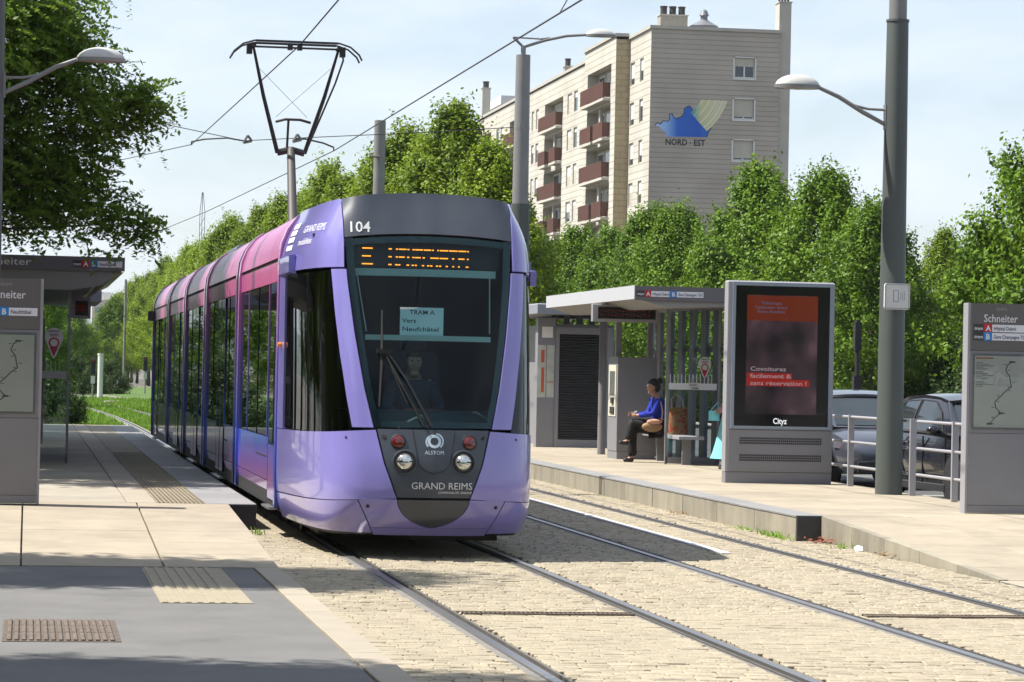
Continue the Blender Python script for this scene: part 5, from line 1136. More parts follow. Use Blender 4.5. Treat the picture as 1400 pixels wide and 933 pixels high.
for i in range(8):
    f0, f1 = i/8, (i+1)/8
    def cv(f, t):                                      # from the map's edge up and out to the right
        a = (943+f*24, 152+f*26); c = (958+f*38 + 0*f, 134+f*1); m_ = (952+f*34, 145+f*18)
        x = (1-t)**2*a[0]+2*t*(1-t)*m_[0]+t*t*c[0]; y_ = (1-t)**2*a[1]+2*t*(1-t)*m_[1]+t*t*c[1]; q = ml(x, y_); return (q[0], -.02, q[1])
    b = MB(); b.grid(lambda u, v: cv(f0+(f1-f0-.012)*u, v), 1, 8); b.build('mural_stripe', m_str[i % 2], mu)
b = MB(); q = ml(908, 197.3); text(b, 'NORD · EST', .58, lambda x, z: (q[0]+x, -.018, q[1]+z+x*.0), bold=.025, width=2.75); b.build('mural_lettering', mat('mural_ink', (.035, .035, .045), .85), mu)
# far towers
t = thing('tower_block', 'pale far tower with blue stripes beyond the apartment roof', 'building', (80, 500, 0))
b = MB(); b.box(0, 9.5, 0, 14, 0, 48); b.build('tower_wall', m_wf, t)
for k in range(5): b = MB(); b.box(.8+k*1.8, 1.7+k*1.8, -.15, 0, 2, 47.5); b.build('window_band', mat('far_glass', (.16, .22, .32), .4), t)
b = MB(); b.box(-.2, 5, -.2, 14.2, 48, 49.5); b.build('roof_plant', m_wf, t)
t = thing('far_apartments', 'low pale apartment blocks far beyond the left trees', 'building', (20, 950, 0))
b = MB(); b.box(0, 16, 0, 14, 0, 22).box(16.2, 26, 4, 18, 0, 19); b.build('block_wall', mat('far_render', (.58, .50, .45), .8), t)
for r_ in range(6):
    for c in range(6): b = MB(); b.box(1+c*2.4, 2.4+c*2.4, -.1, 0, 2.5+r_*3.1, 4.1+r_*3.1); b.build('window', mat('far_glass', (.16, .22, .32)), t)
b = MB(); b.box(3, 6, 3, 8, 22, 24.5); b.build('roof_plant', m_wf, t)

# ================================================================== trees
m_bark = mat('bark', (0.06, 0.048, 0.036), 0.9, var=0.3, scale=6, bump=0.5, bscale=20, stretch=(1, 1, .2))
m_lind = leaf_mat('linden_leaf', (0.042, 0.085, 0.005), (0.235, 0.335, 0.022), .34)
m_lind2 = leaf_mat('young_leaf', (0.026, 0.066, 0.004), (0.15, 0.265, 0.016), .28)
m_rob = leaf_mat('robinia_leaf', (0.045, 0.098, 0.010), (0.15, 0.26, 0.028), .42)
m_hedge = leaf_mat('hedge_leaf', (0.02, 0.045, 0.010), (0.055, 0.10, 0.020), .3)
def leaves_mesh(name, C, Nn, size, tone, m, aspect=.62):
    N = len(C); t = nr.normal(size=(N, 3)); t -= Nn*(t*Nn).sum(1)[:, None]; t /= np.linalg.norm(t, axis=1)[:, None]+1e-9; s_ = np.cross(Nn, t); sz = size*nr.uniform(.65, 1.3, N)[:, None]
    v = np.empty((N, 4, 3)); bend = Nn*sz*.18; v[:, 0] = C - t*sz; v[:, 1] = C + s_*sz*aspect - bend*.2 + t*sz*.1; v[:, 2] = C + t*sz - bend; v[:, 3] = C - s_*sz*aspect - bend*.2 + t*sz*.1
    me = bpy.data.meshes.new(name); me.vertices.add(4*N); me.vertices.foreach_set('co', v.reshape(-1).astype(np.float32)); me.loops.add(4*N); me.loops.foreach_set('vertex_index', np.arange(4*N, dtype=np.int32)); me.polygons.add(N)
    me.polygons.foreach_set('loop_start', np.arange(0, 4*N, 4, dtype=np.int32)); me.polygons.foreach_set('loop_total', np.full(N, 4, np.int32)); me.update(calc_edges=True); me.materials.append(m)
    a = me.attributes.new('tone', 'FLOAT', 'FACE'); a.data.foreach_set('value', np.clip(tone, 0, 1).astype(np.float32)); return me
PT, PR = [0, .08, .22, .42, .60, .76, .88, .96, 1.0], [.42, .78, .98, 1.0, .84, .58, .32, .14, .03]
def linden(seed, H=7.6, Rm=2.6, base=1.9, ncl=260, per=85, size=.085, m=m_lind, spread=.26, pr=PR):
    """crown of leaf clumps plus a trunk with limbs; returns the two meshes (base at the origin)"""
    global nr; keep = nr; nr = np.random.default_rng(seed)
    t = nr.random(ncl)**.85; ang = nr.uniform(0, 2*np.pi, ncl); lob = 1+.20*np.sin(3*ang+seed)+.14*np.sin(7*t*3+ang*2+seed)
    rr = Rm*np.interp(t, PT, pr)*lob*(.50+.50*nr.random(ncl)**.5)
    cc = np.c_[rr*np.cos(ang), rr*np.sin(ang), base+t*(H-base)-.18*rr]
    k = nr.integers(int(per*.6), int(per*1.4), ncl); idx = np.repeat(np.arange(ncl), k); N = len(idx)
    ax = np.c_[np.cos(ang), np.sin(ang), np.interp(t, [0, .5, 1], [.25, 1.0, 3.0])] + nr.normal(size=(ncl, 3))*.35; ax /= np.linalg.norm(ax, axis=1)[:, None]
    sc_ = (.7+.6*nr.random(ncl))[idx][:, None]*spread; al = nr.normal(size=N)[:, None]; d = nr.normal(size=(N, 3))*np.clip(1-.30*al, .25, 1.5); C = cc[idx] + d*sc_*.74 + ax[idx]*al*sc_*1.12
    out = np.c_[C[:, 0], C[:, 1], (C[:, 2]-(base+H)/2)*.7]; out /= np.linalg.norm(out, axis=1)[:, None]+1e-6
    dn = d/(np.linalg.norm(d, axis=1)[:, None]+1e-6); Nn = out*.30 + dn*.55 + np.array([0, 0, .28]) + nr.normal(size=(N, 3))*.34; Nn /= np.linalg.norm(Nn, axis=1)[:, None]
    tone = nr.random(N)*.28 + nr.random(ncl)[idx]*.50 + .05
    cm = leaves_mesh('crown', C, Nn, size, tone, m)
    b = MB(); b.tube([(0, 0, -.1), (.02, 0, base*.6), (-.03, .03, base+1.2), (0, 0, H*.85)], [.15, .12, .09, .02], 10)
    for i in range(14):
        q = cc[nr.integers(ncl)]; z0 = min(q[2]-.3, base*.75+nr.random()*(H-base)*.45); b.tube([(0, 0, z0), (q[0]*.5, q[1]*.5, z0+(q[2]-z0)*.65), tuple(q)], [.05, .032, .012], 5)
    nr = keep; return cm, b.mesh('trunk', m_bark, True)
LV = [linden(100+i, 9.4, 2.7, 2.0, 270, 200, .064, spread=.27, pr=[.42, .78, .98, .96, .76, .50, .28, .14, .03]) for i in range(4)]
LB = [linden(200+i, 8.2, 2.6, 1.5, 250, 215, .062, m_lind2, spread=.27, pr=[.5, .88, 1, .95, .78, .56, .34, .17, .04]) for i in range(4)]
def tree(name, V, x, y, s, rz, label, group, zb=-.1, sz=1.0, sy=1.0):
    t = thing(name, label, 'tree', (x, y, zb), rz, group); t.scale = (s, s*sy, s*sz); link('trunk', V[1], t); link('crown', V[0], t); return t
ORD = ['fourth', 'fifth', 'sixth', 'seventh', 'eighth', 'ninth', 'tenth', 'eleventh', 'twelfth']
LAB = ['nearest linden with the tallest crown, rising behind the tram roof', 'second linden of the row behind the tram, its crown next to the tall lamp post', 'third linden of the row behind the tram']
ly = [75.5, 82.0, 88.5, 95.5, 102, 109, 116, 123, 131, 139, 147, 156, 165, 174, 184, 194, 204, 215, 226, 238, 250, 263, 277, 292, 308, 325, 343]
for i, y in enumerate(ly):
    tree('linden_tree', LV[i % 4], 11.9-min(1.5, max(0, (y-95)*.02))+rnd.uniform(-.25, .25), y, rnd.uniform(.90, 1.02) if i not in (0, 1, 2) else (.80, .96, .90)[i], rnd.uniform(0, 6), LAB[i] if i < 3 else '%s linden of the row behind the tram, counted from the lamp post' % ORD[i-3] if i < 12 else ('linden in the long unbroken row receding behind the tram' if i < 26 else 'farthest linden of the row, above the far signals'), 'row of lindens behind the tram')
BR = [(24.9, 68.0, 1.06), (27.5, 85.0, .60), (24.2, 82.3, .82), (24.3, 88.0, .98), (24.0, 95.0, 1.04), (24.4, 101.0, .86), (24.0, 107, .95), (24.3, 114, 1.0), (24.1, 121, .93), (24.2, 129, .98), (24.0, 138, .98), (24.2, 148, .85)]
BL = ['big tree at the right picture edge, above the right totem', 'shorter tree in the gap right of the green pole', 'tree whose crown stands directly behind the green pole', 'full tree just left of the green pole', 'tall pointed tree covering the right foot of the gable', 'tree behind the left part of the advertising display', 'pointed tree in front of the middle of the gable', 'tree in front of the left edge of the gable', 'tree below the two narrow window columns', 'tree at the foot of the projecting balcony bay', 'tree left of the balcony bay, above the shelter roof', 'small tree at the right shoulder of the tram']
for i, (x, y, s) in enumerate(BR):
    tree('street_tree', LB[i % 4], x, y, s, rnd.uniform(0, 6), BL[i] if i < len(BL) else 'tree at the foot of the balcony facade', 'trees along the street before the apartment block')
tree('street_tree', LB[1], 24.9, 62.5, 1.12, 2.0, 'tree partly cut by the right picture edge', 'trees along the street before the apartment block')
for i, (x, y, s) in enumerate(((34.6, 108, .78), (37.4, 113, .74), (33.0, 113, .66))): tree('background_tree', LV[i], x, y, s, i*1.3, ('pale green far tree showing in the gap right of the pole', 'pale far tree behind the right totem', 'pale far tree just right of the green pole')[i], 'trees across the street')
# low shrubs closing the view under the crowns
HV = [linden(300+i, 2.6, 1.7, .2, 90, 170, .06, m_hedge, .24) for i in range(2)]
k = 0
for y in np.arange(68, 150, 3.4):
    tree('hedge_shrub', HV[k % 2], 26.6+rnd.uniform(-.4, .4), float(y), rnd.uniform(.9, 1.15), rnd.uniform(0, 6), 'dark shrub of the hedge under the street trees', 'hedge shrubs under the street trees'); k += 1
for y in np.arange(78, 205, 6.5):
    tree('hedge_shrub', HV[k % 2], 14.2+rnd.uniform(-.3, .3), float(y), rnd.uniform(.9, 1.2), rnd.uniform(0, 6), 'dark shrub behind the trunks of the linden row', 'shrubs behind the lindens'); k += 1
# left side: trees beyond the shelter, shrub at its foot
for i, (x, y, s, sz, lab) in enumerate(((.2, 118, .62, 1.0, 'rounded green tree beyond the left shelter'), (-2.2, 104, .66, 1.0, 'green tree seen under the left shelter roof'), (2.2, 215, 1.0, .8, 'far tree closing the lawn behind the white post'), (-.6, 175, .95, .8, 'far tree behind the left signal'), (7.6, 262, 1.0, .9, 'distant tree beyond the end of the lawn'), (3.4, 320, 1.25, .9, 'farthest tree under the hills'), (11, 330, 1.2, .9, 'far tree beside the distant apartments'))): tree('lawn_tree', LB[i % 4], x, y, s, i*1.1, lab, 'trees around the lawn', sz=sz)
for i, (x, y, s, lab) in enumerate(((.85, 84, .5, 'round dark shrub beside the left shelter glass'), (-.1, 80, .7, 'dark shrub behind the left shelter glass'), (1.2, 160, .8, 'low dark hedge shrub by the left signal'), (2.6, 168, .8, 'low dark hedge shrub left of the white post'), (4.7, 172, .7, 'low dark hedge shrub right of the white post'))): tree('shrub', HV[i % 2], x, y, s, i, lab, 'shrubs on the lawn')
# big feathery tree on the left
def robinia(seed, H, Rm, base, nsp, lobes=(), m=m_rob):
    global nr; keep = nr; nr = np.random.default_rng(seed)
    ncl = 130; t = nr.random(ncl); ang = nr.uniform(0, 2*np.pi, ncl); rr = Rm*np.interp(t, [0, .12, .35, .6, .85, 1], [.55, .95, 1, .9, .6, .12])*(.35+.65*nr.random(ncl)**.5)*(1+.15*np.sin(4*ang))
    cc = np.c_[rr*np.cos(ang), rr*np.sin(ang), base+t*(H-base)]; rad = np.full(ncl, .62)
    wgt = np.ones(ncl)
    if len(lobes): L = np.array(lobes); cc = np.r_[cc, L[:, :3]]; rad = np.r_[rad, L[:, 3]]; wgt = np.r_[wgt, L[:, 4]]
    idx = nr.choice(len(cc), nsp, p=wgt/wgt.sum()); S0 = cc[idx] + nr.normal(size=(nsp, 3))*rad[idx][:, None]*.62
    D = S0*np.array([1, 1, 0]); D /= np.linalg.norm(D, axis=1)[:, None]+1e-6; D = D*.6 + nr.normal(size=(nsp, 3))*.55 + np.array([0, 0, -.12]); D /= np.linalg.norm(D, axis=1)[:, None]
    K = 15; tt = np.linspace(.08, 1, K); Ln = nr.uniform(.22, .46, nsp)
    side = np.cross(D, np.array([0, 0, 1.0])); side /= np.linalg.norm(side, axis=1)[:, None]+1e-6
    sgn = np.where(np.arange(K) % 2 == 0, 1, -1)
    C = S0[:, None] + D[:, None]*(tt[None, :, None]*Ln[:, None, None]) + side[:, None]*(sgn[None, :, None]*.035) + np.array([0, 0, -1.0])*(tt**2*.10)[None, :, None]
    C = C.reshape(-1, 3); N = len(C); Nn = np.array([0, 0, .8]) + nr.normal(size=(N, 3))*.5; Nn /= np.linalg.norm(Nn, axis=1)[:, None]
    tone = np.repeat(nr.random(nsp)*.5, K) + nr.random(N)*.35
    cm = leaves_mesh('crown', C, Nn, .043, tone, m, .5)
    b = MB(); b.tube([(0, 0, -.1), (.05, 0, base*.5), (0, .1, base+.8), (.1, 0, H*.8)], [.24, .2, .15, .03], 12)
    tg = list(cc[nr.choice(ncl, 26, replace=False)]) + ([np.array(l[:3]) for l in lobes])
    for q in tg: z0 = min(q[2]*.8, base*.6+nr.random()*2.4); b.tube([(0, 0, z0), (q[0]*.45, q[1]*.45, z0+(q[2]-z0)*.75), tuple(q)], [.045, .025, .006], 5)
    nr = keep; return cm, b.mesh('trunk', m_bark, True)
lob = [(4.45, .2, 5.25, .42, 1.6), (4.75, 0, 5.42, .22, .7), (4.0, -.3, 5.4, .45, 2.0), (3.6, .2, 4.7, .5, 2.2), (3.9, -.2, 4.25, .36, 1.3), (4.25, -.2, 3.80, .30, 1.0), (4.75, 0, 3.72, .18, .5), (3.5, 0, 3.95, .36, 1.5), (3.2, -.3, 6.0, .5, 2.4), (3.7, .3, 5.95, .35, 1.2), (3.4, 0, 6.6, .5, 2.0), (3.0, .3, 4.0, .40, 1.8), (2.9, 0, 5.2, .55, 2.5), (2.9, .2, 4.4, .55, 2.5)]
RV = robinia(5, 9.5, 3.6, 3.9, 16500, lob); RV2 = robinia(6, 11.0, 2.7, 4.6, 13000)
tree('robinia_tree', RV, -3.30, 40.8, 1.0, 0, 'feathery dark green tree overhanging the left shelter', 'robinias on the left', zb=0)
for i, (x, y, s, rz) in enumerate(((-4.6, 25.4, .97, .1), (-4.9, 16.6, 1.0, 3.1), (-4.3, 47.5, 1.12, 1.0), (-4.5, 54.5, 1.16, 3.0), (-4.6, 61.5, 1.16, 4.4), (-4.7, 68.5, 1.16, 5.2))): tree('robinia_tree', RV2, x, y, s, rz, sy=(.55, .6, 1, 1, 1, 1)[i], label= ('robinia left of the picture shading the ribbed panel', 'robinia left of the picture shading the near asphalt', 'robinia behind the left shelter roof', 'robinia beyond the left shelter', 'robinia farther along the left platform', 'last robinia along the left platform')[i], group='robinias on the left', zb=0)

# ================================================================== unseen trees and blocks behind the viewer and left, added to cut sky light
k = 0
for i in range(15):
    tree('added_rear_tree', LV[i % 4], -34+i*5.0+rnd.uniform(-.8, .8), -15.5+rnd.uniform(-1.5, 1.5), rnd.uniform(1.0, 1.2), rnd.uniform(0, 6), 'added linden behind the viewer, holding back sky light', 'added lindens behind the viewer')
for i in range(12):
    tree('added_side_tree', LV[(i+1) % 4], -12.5+rnd.uniform(-.5, .5), -4+i*7.2, rnd.uniform(.95, 1.1), rnd.uniform(0, 6), 'added linden left of the picture, holding back sky light', 'added lindens left of the picture')
for i, (x0, x1, y0, y1, h) in enumerate(((-44, -8, -52, -40, 20), (-4, 30, -58, -46, 23), (-40, -27, 0, 70, 17))):
    t = thing('added_block', ('added unseen apartment block behind the viewer on the left', 'added unseen apartment block behind the viewer on the right', 'added unseen apartment block along the left')[i], 'building', (x0, y0, -.1)); b = MB(); b.box(0, x1-x0, 0, y1-y0, 0, h); b.build('block_wall', m_clad, t)
    b = MB(); b.box(-.3, x1-x0+.3, -.3, y1-y0+.3, h, h+.4); b.build('roof', m_cap, t)
    L = (x1-x0) if i < 2 else (y1-y0)
    for r_ in range(int(h/2.9)):
        for c in range(int(L/3.2)):
            b = MB(); u = 1.0+c*3.2; z = 1.0+r_*2.85
            (b.box(u, u+1.3, y1-y0, y1-y0+.05, z, z+1.4) if i < 2 else b.box(x1-x0, x1-x0+.05, u, u+1.3, z, z+1.4)); b.build('window', m_pane, t)
# ================================================================== people
m_skin = mat('skin', (.46, .26, .18), .55, var=.06, scale=8); m_hair = mat('dark_hair', (.012, .009, .008), .5, var=.3, scale=30)
m_blue = mat('blue_knit', (.012, .035, .42), .85, var=.15, scale=30); m_trous = mat('black_cloth', (.010, .010, .012), .85, var=.2, scale=20); m_turq = mat('turquoise_cloth', (.20, .62, .66), .85, var=.08, scale=8)
m_shoe = mat('black_shoe', (.012, .012, .012), .4)
def skin_mesh(name, chains, m, sub=2):
    """chains: lists of (x, y, z, r); points closer than 1 mm are shared, so the figure is one continuous surface"""
    vs, rs, ed, key = [], [], [], {}
    for ch in chains:
        prev = None
        for (x, y, z, r_) in ch:
            k = (round(x, 3), round(y, 3), round(z, 3))
            if k not in key: key[k] = len(vs); vs.append((x, y, z)); rs.append(r_)
            i = key[k]
            if prev is not None and prev != i: ed.append((prev, i))
            prev = i
    me = bpy.data.meshes.new(name); me.from_pydata(vs, ed, []); o = bpy.data.objects.new(name, me); COL.objects.link(o)
    md = o.modifiers.new('s', 'SKIN'); md.use_smooth_shade = True
    sv_ = me.skin_vertices[0].data
    for i, r_ in enumerate(rs): sv_[i].radius = (r_, r_); sv_[i].use_root = (i == 0)
    s2 = o.modifiers.new('b', 'SUBSURF'); s2.levels = sub; s2.render_levels = sub
    dg = bpy.context.evaluated_depsgraph_get(); dg.update(); out = bpy.data.meshes.new_from_object(o.evaluated_get(dg)); out.name = name
    bpy.data.objects.remove(o); out.materials.clear(); out.materials.append(m); return out
def ell(b, c, r3, n=14, k=8, cut=0.0):
    b.grid(lambda a, q: (c[0]+r3[0]*math.cos(2*math.pi*a)*math.cos((q-.5)*math.pi), c[1]+r3[1]*math.sin(2*math.pi*a)*math.cos((q-.5)*math.pi), c[2]+r3[2]*math.sin((q-.5)*math.pi)), n, k); return b
def head_chain(nx, ny, nz, hx, hy, hz, fx, fy_):
    """neck, skull, nose and chin; (fx, fy_) is the way the face looks"""
    return [[(nx, ny, nz, .055), (hx, hy, hz-.10, .058), (hx+fx*.01, hy+fy_*.01, hz-.04, .074), (hx, hy, hz+.03, .088), (hx-fx*.015, hy-fy_*.015, hz+.085, .062)],
            [(hx+fx*.01, hy+fy_*.01, hz-.04, .074), (hx+fx*.105, hy+fy_*.105, hz-.015, .014)], [(hx, hy, hz-.10, .058), (hx+fx*.065, hy+fy_*.065, hz-.10, .03)]]
def hand(w, d, u, s=1.0):
    """palm with four fingers and a thumb; w wrist, d pointing way, u thumb side"""
    w = Vector(w); d = Vector(d).normalized(); u = Vector(u).normalized(); n = d.cross(u); P = w+d*.055; out = [[(*w, .024), (*P, .030)]]
    for i, L in enumerate((.058, .068, .064, .05)):
        o = u*(.027-.018*i); a = P+o+d*.025; b_ = a+d*L*.55-n*.012; c = b_+d*L*.35-n*.03; out.append([(*P, .030), (*a, .0095), (*b_, .009), (*c, .007)])
    a = w+d*.03+u*.035; out.append([(*P, .030), (*a, .011), (*(a+d*.035+u*.012-n*.012), .009), (*(a+d*.06-n*.02), .007)]); return out
# woman on the bench; local x- is the way she faces, her left side is towards the camera
wo_ = thing('person', 'woman in blue top and black trousers sitting cross-legged on the bench, looking at a phone', 'person', (10.62, 48.95, PZ))
T = lambda z: z
body = [[(.06, 0, .60, .12), (.05, 0, .78, .115), (.02, 0, .98, .125), (0, 0, 1.10, .10), (-.025, 0, 1.175, .05)]] + head_chain(-.025, 0, 1.175, -.085, 0, 1.30, -.96, 0)
for sg in (-1, 1):
    sh_ = (0, sg*.15, 1.085); el_ = (-.10, sg*.20, .84); wr_ = (-.36, sg*.07, .80)
    body += [[(0, 0, 1.10, .10), (*sh_, .055), (-.05, sg*.185, .96, .046), (*el_, .040), (-.24, sg*.13, .815, .034), (*wr_, .024)]] + hand(wr_, (-1, -sg*.25, .12), (0, -sg*.4, 1))
body += [[(.06, 0, .60, .12), (.02, -.10, .58, .09), (-.42, -.02, .68, .065), (-.47, -.03, .50, .055), (-.50, -.04, .36, .036), (-.60, -.04, .33, .034)], [(.06, 0, .60, .12), (.02, .10, .56, .09), (-.38, .08, .56, .065), (-.40, .08, .30, .055), (-.39, .08, .08, .036), (-.48, .08, .045, .034)]]
me = skin_mesh('body', body, m_skin); link('body', me, wo_)
top = [[(.06, 0, .58, .145), (.05, 0, .78, .135), (.02, 0, .98, .145), (0, 0, 1.10, .112), (-.012, 0, 1.145, .06)]]
for sg in (-1, 1): top += [[(0, 0, 1.10, .112), (0, sg*.15, 1.085, .072), (-.05, sg*.185, .96, .062), (-.10, sg*.20, .84, .055), (-.24, sg*.13, .815, .047), (-.33, sg*.085, .803, .038)]]
link('blue_top', skin_mesh('blue_top', top, m_blue), wo_)
tr_ = [[(.06, 0, .60, .15), (.02, -.10, .59, .112), (-.20, -.07, .645, .10), (-.42, -.02, .685, .085), (-.46, -.03, .52, .082), (-.495, -.04, .37, .072)], [(.06, 0, .60, .15), (.02, .10, .57, .112), (-.20, .09, .575, .10), (-.38, .08, .57, .085), (-.40, .08, .30, .085), (-.39, .08, .09, .092)]]
link('trousers', skin_mesh('trousers', tr_, m_trous), wo_)
link('shoe', skin_mesh('shoe', [[(-.47, -.04, .345, .045), (-.55, -.04, .325, .045), (-.66, -.04, .335, .032)]], m_shoe), wo_); link('shoe', skin_mesh('shoe', [[(-.36, .08, .045, .045), (-.45, .08, .04, .045), (-.55, .08, .03, .03)]], m_shoe), wo_)
b = MB(); ell(b, (-.055, 0, 1.35), (.108, .092, .088)); ell(b, (.0, 0, 1.30), (.07, .085, .10)); ell(b, (.05, 0, 1.40), (.055, .055, .055)); b.build('hair', m_hair, wo_, smooth=True)
t = tag(MB().box(-.010, .006, -.035, .035, 0, .14).build('phone', mat('phone_white', (.7, .72, .75), .3)), 'pale mobile phone in the hands of the seated woman', 'phone'); t.location = (10.155, 48.93, PZ+.80); t.rotation_euler = (0, R(60), 0)
bt = thing('tote_bag', 'red and brown patterned tote bag beside the seated woman', 'bag', (10.93, 48.62, .765))
def bagm():
    m = mat('tote_print', (.42, .10, .05), .85); t = m.node_tree; bs = t.nodes['Principled BSDF']; g = t.nodes.new('ShaderNodeNewGeometry'); v = t.nodes.new('ShaderNodeTexVoronoi'); v.inputs['Scale'].default_value = 16; t.links.new(g.outputs['Position'], v.inputs['Vector']); r = t.nodes.new('ShaderNodeValToRGB'); r.color_ramp.interpolation = 'CONSTANT'
    r.color_ramp.elements[0].color = (.40, .04, .02, 1); r.color_ramp.elements[1].position = .42; r.color_ramp.elements[1].color = (.30, .16, .06, 1); t.links.new(v.outputs['Distance'], r.inputs[0]); t.links.new(r.outputs[0], bs.inputs['Base Color']); return m
b = MB(); b.grid(lambda a, q: ((.16+.03*q-.05*q*q)*math.cos(2*math.pi*a)*abs(math.cos(2*math.pi*a))**-.35 if abs(math.cos(2*math.pi*a)) > 1e-6 else 0, (.09-.03*q)*math.sin(2*math.pi*a)*max(abs(math.sin(2*math.pi*a)), 1e-6)**-.35, q*.46), 28, 6); b.lathe([(0, .005), (.13, .005)], 16, sy=.6); b.build('bag_body', bagm(), bt, smooth=True)
b = MB(); b.tube([(-.13, -.05, .44), (-.14, -.06, .60), (-.05, -.07, .68), (.05, -.06, .60), (.08, -.05, .44)], .012, 6); b.build('handle', mat('strap_cream', (.6, .5, .38), .8), bt)
b2_ = thing('handbag', 'tan shoulder bag on the lap of the seated woman', 'bag', (10.50, 48.72, .80))
b = MB(); ell(b, (0, 0, .08), (.18, .05, .085), 18, 10); b.v = [(p[0], p[1], p[2]+.25*(p[0]**2)) for p in b.v]; b.build('bag_body', mat('tan_leather', (.36, .22, .11), .55, var=.15, scale=9), b2_, smooth=True)
b = MB(); ell(b, (.03, -.01, .17), (.13, .05, .05), 12, 6); b.build('scarf', mat('pink_scarf', (.75, .42, .30), .8, var=.2, scale=12), b2_, smooth=True)
b = MB(); b.tube([(.16, 0, .16), (.18, .02, .35), (.14, .04, .55), (.10, .06, .60)], .012, 6); b.build('strap', mat('strap_cream', (.6, .5, .38)), b2_)
# second passenger, mostly hidden by the display
p2 = thing('person', 'person in a long turquoise dress, mostly hidden behind the advertising display', 'person', (11.22, 46.1, PZ))
bd = [[(0, 0, .92, .13), (0, 0, 1.10, .115), (0, 0, 1.28, .13), (0, 0, 1.42, .09), (0, 0, 1.50, .05)]] + head_chain(0, 0, 1.50, -.02, 0, 1.61, -.96, 0)
for sg in (-1, 1):
    bd += [[(0, 0, 1.42, .09), (0, sg*.17, 1.38, .05), (.0, sg*.21, 1.12, .04), (-.14, sg*.16, .95, .024)]] + hand((-.14, sg*.16, .95), (-1, 0, -.3), (0, -sg*.5, 1)) + [[(0, 0, .92, .13), (0, sg*.09, .86, .085), (0, sg*.09, .48, .058), (.02, sg*.09, .09, .035), (-.12, sg*.09, .04, .03)]]
link('body', skin_mesh('body', bd, m_skin), p2)
b = MB(); b.grid(lambda a, q: ((.30-.19*q**.8)*math.cos(2*math.pi*a)*(1+.05*math.sin(14*math.pi*a)*(1-q)), (.30-.17*q**.8)*math.sin(2*math.pi*a)*(1+.05*math.cos(12*math.pi*a)*(1-q)), .17+.80*q), 48, 8); b.build('dress', m_turq, p2, smooth=True)
link('dress_top', skin_mesh('dress_top', [[(0, 0, .93, .145), (0, 0, 1.10, .13), (0, 0, 1.28, .145), (0, 0, 1.43, .10)], [(0, 0, 1.43, .10), (0, .17, 1.38, .075), (0, .20, 1.2, .065)], [(0, 0, 1.43, .10), (0, -.17, 1.38, .075), (0, -.20, 1.2, .065)]], m_turq), p2)
b = MB(); ell(b, (.0, 0, 1.66), (.10, .092, .10)); b.build('hair', m_hair, p2, smooth=True)
for sg in (-1, 1): link('sandal', skin_mesh('sandal', [[(.03, sg*.09, .03, .042), (-.06, sg*.09, .03, .045), (-.16, sg*.09, .025, .035)]], m_white), p2)
bg_ = thing('turquoise_bag', 'pale turquoise bag hanging at the edge of the advertising display', 'bag', (10.93, 46.0, 1.05)); b = MB(); b.grid(lambda a, q: (.09*math.cos(2*math.pi*a), .05*math.sin(2*math.pi*a), q*.16), 16, 3); b.lathe([(0, 0.004), (.088, .004)], 12, sy=.55); b.build('bag_body', m_turq, bg_, smooth=True); b = MB(); b.tube([(-.07, 0, .15), (.06, .0, .30), (.08, 0, .15)], .008, 5); b.build('handle', m_turq, bg_)
# tram driver
dv = thing('person', 'tram driver in dark clothes sitting behind the windscreen', 'person', (3.73, 28.42, 1.22))
bd = [[(0, .12, .05, .14), (0, .10, .25, .14), (0, .06, .42, .13), (0, .03, .50, .06)]] + head_chain(0, .03, .50, 0, .0, .63, 0, -.96)
for sg in (-1, 1): bd += [[(0, .06, .42, .13), (sg*.19, .06, .40, .06), (sg*.27, -.02, .18, .048), (sg*.18, -.28, .12, .026)]] + hand((sg*.18, -.28, .12), (0, -1, -.1), (-sg, 0, .3))
bd += [[(0, .12, .05, .14), (sg_x, .05, .0, .10), (sg_x, -.35, .02, .07)] for sg_x in (-.1, .1)]
link('body', skin_mesh('body', bd, m_skin), dv)
tp = [[(0, .12, .05, .16), (0, .10, .25, .16), (0, .06, .42, .148), (0, .04, .47, .07)]] + [[(0, .06, .42, .148), (sg*.19, .06, .40, .075), (sg*.27, -.02, .18, .062), (sg*.20, -.22, .13, .045)] for sg in (-1, 1)] + [[(0, .12, .05, .16), (q, .05, .0, .12), (q, -.35, .02, .085)] for q in (-.1, .1)]
link('uniform', skin_mesh('uniform', tp, mat('uniform_navy', (.03, .035, .06), .85)), dv)
b = MB(); ell(b, (0, .02, .69), (.088, .10, .07)); b.build('hair', m_hair, dv, smooth=True)
b = MB()
for sg in (-1, 1): ell(b, (sg*.032, -.085, .645), (.013, .008, .008), 8, 4)
b.build('eyes', m_ink, dv)

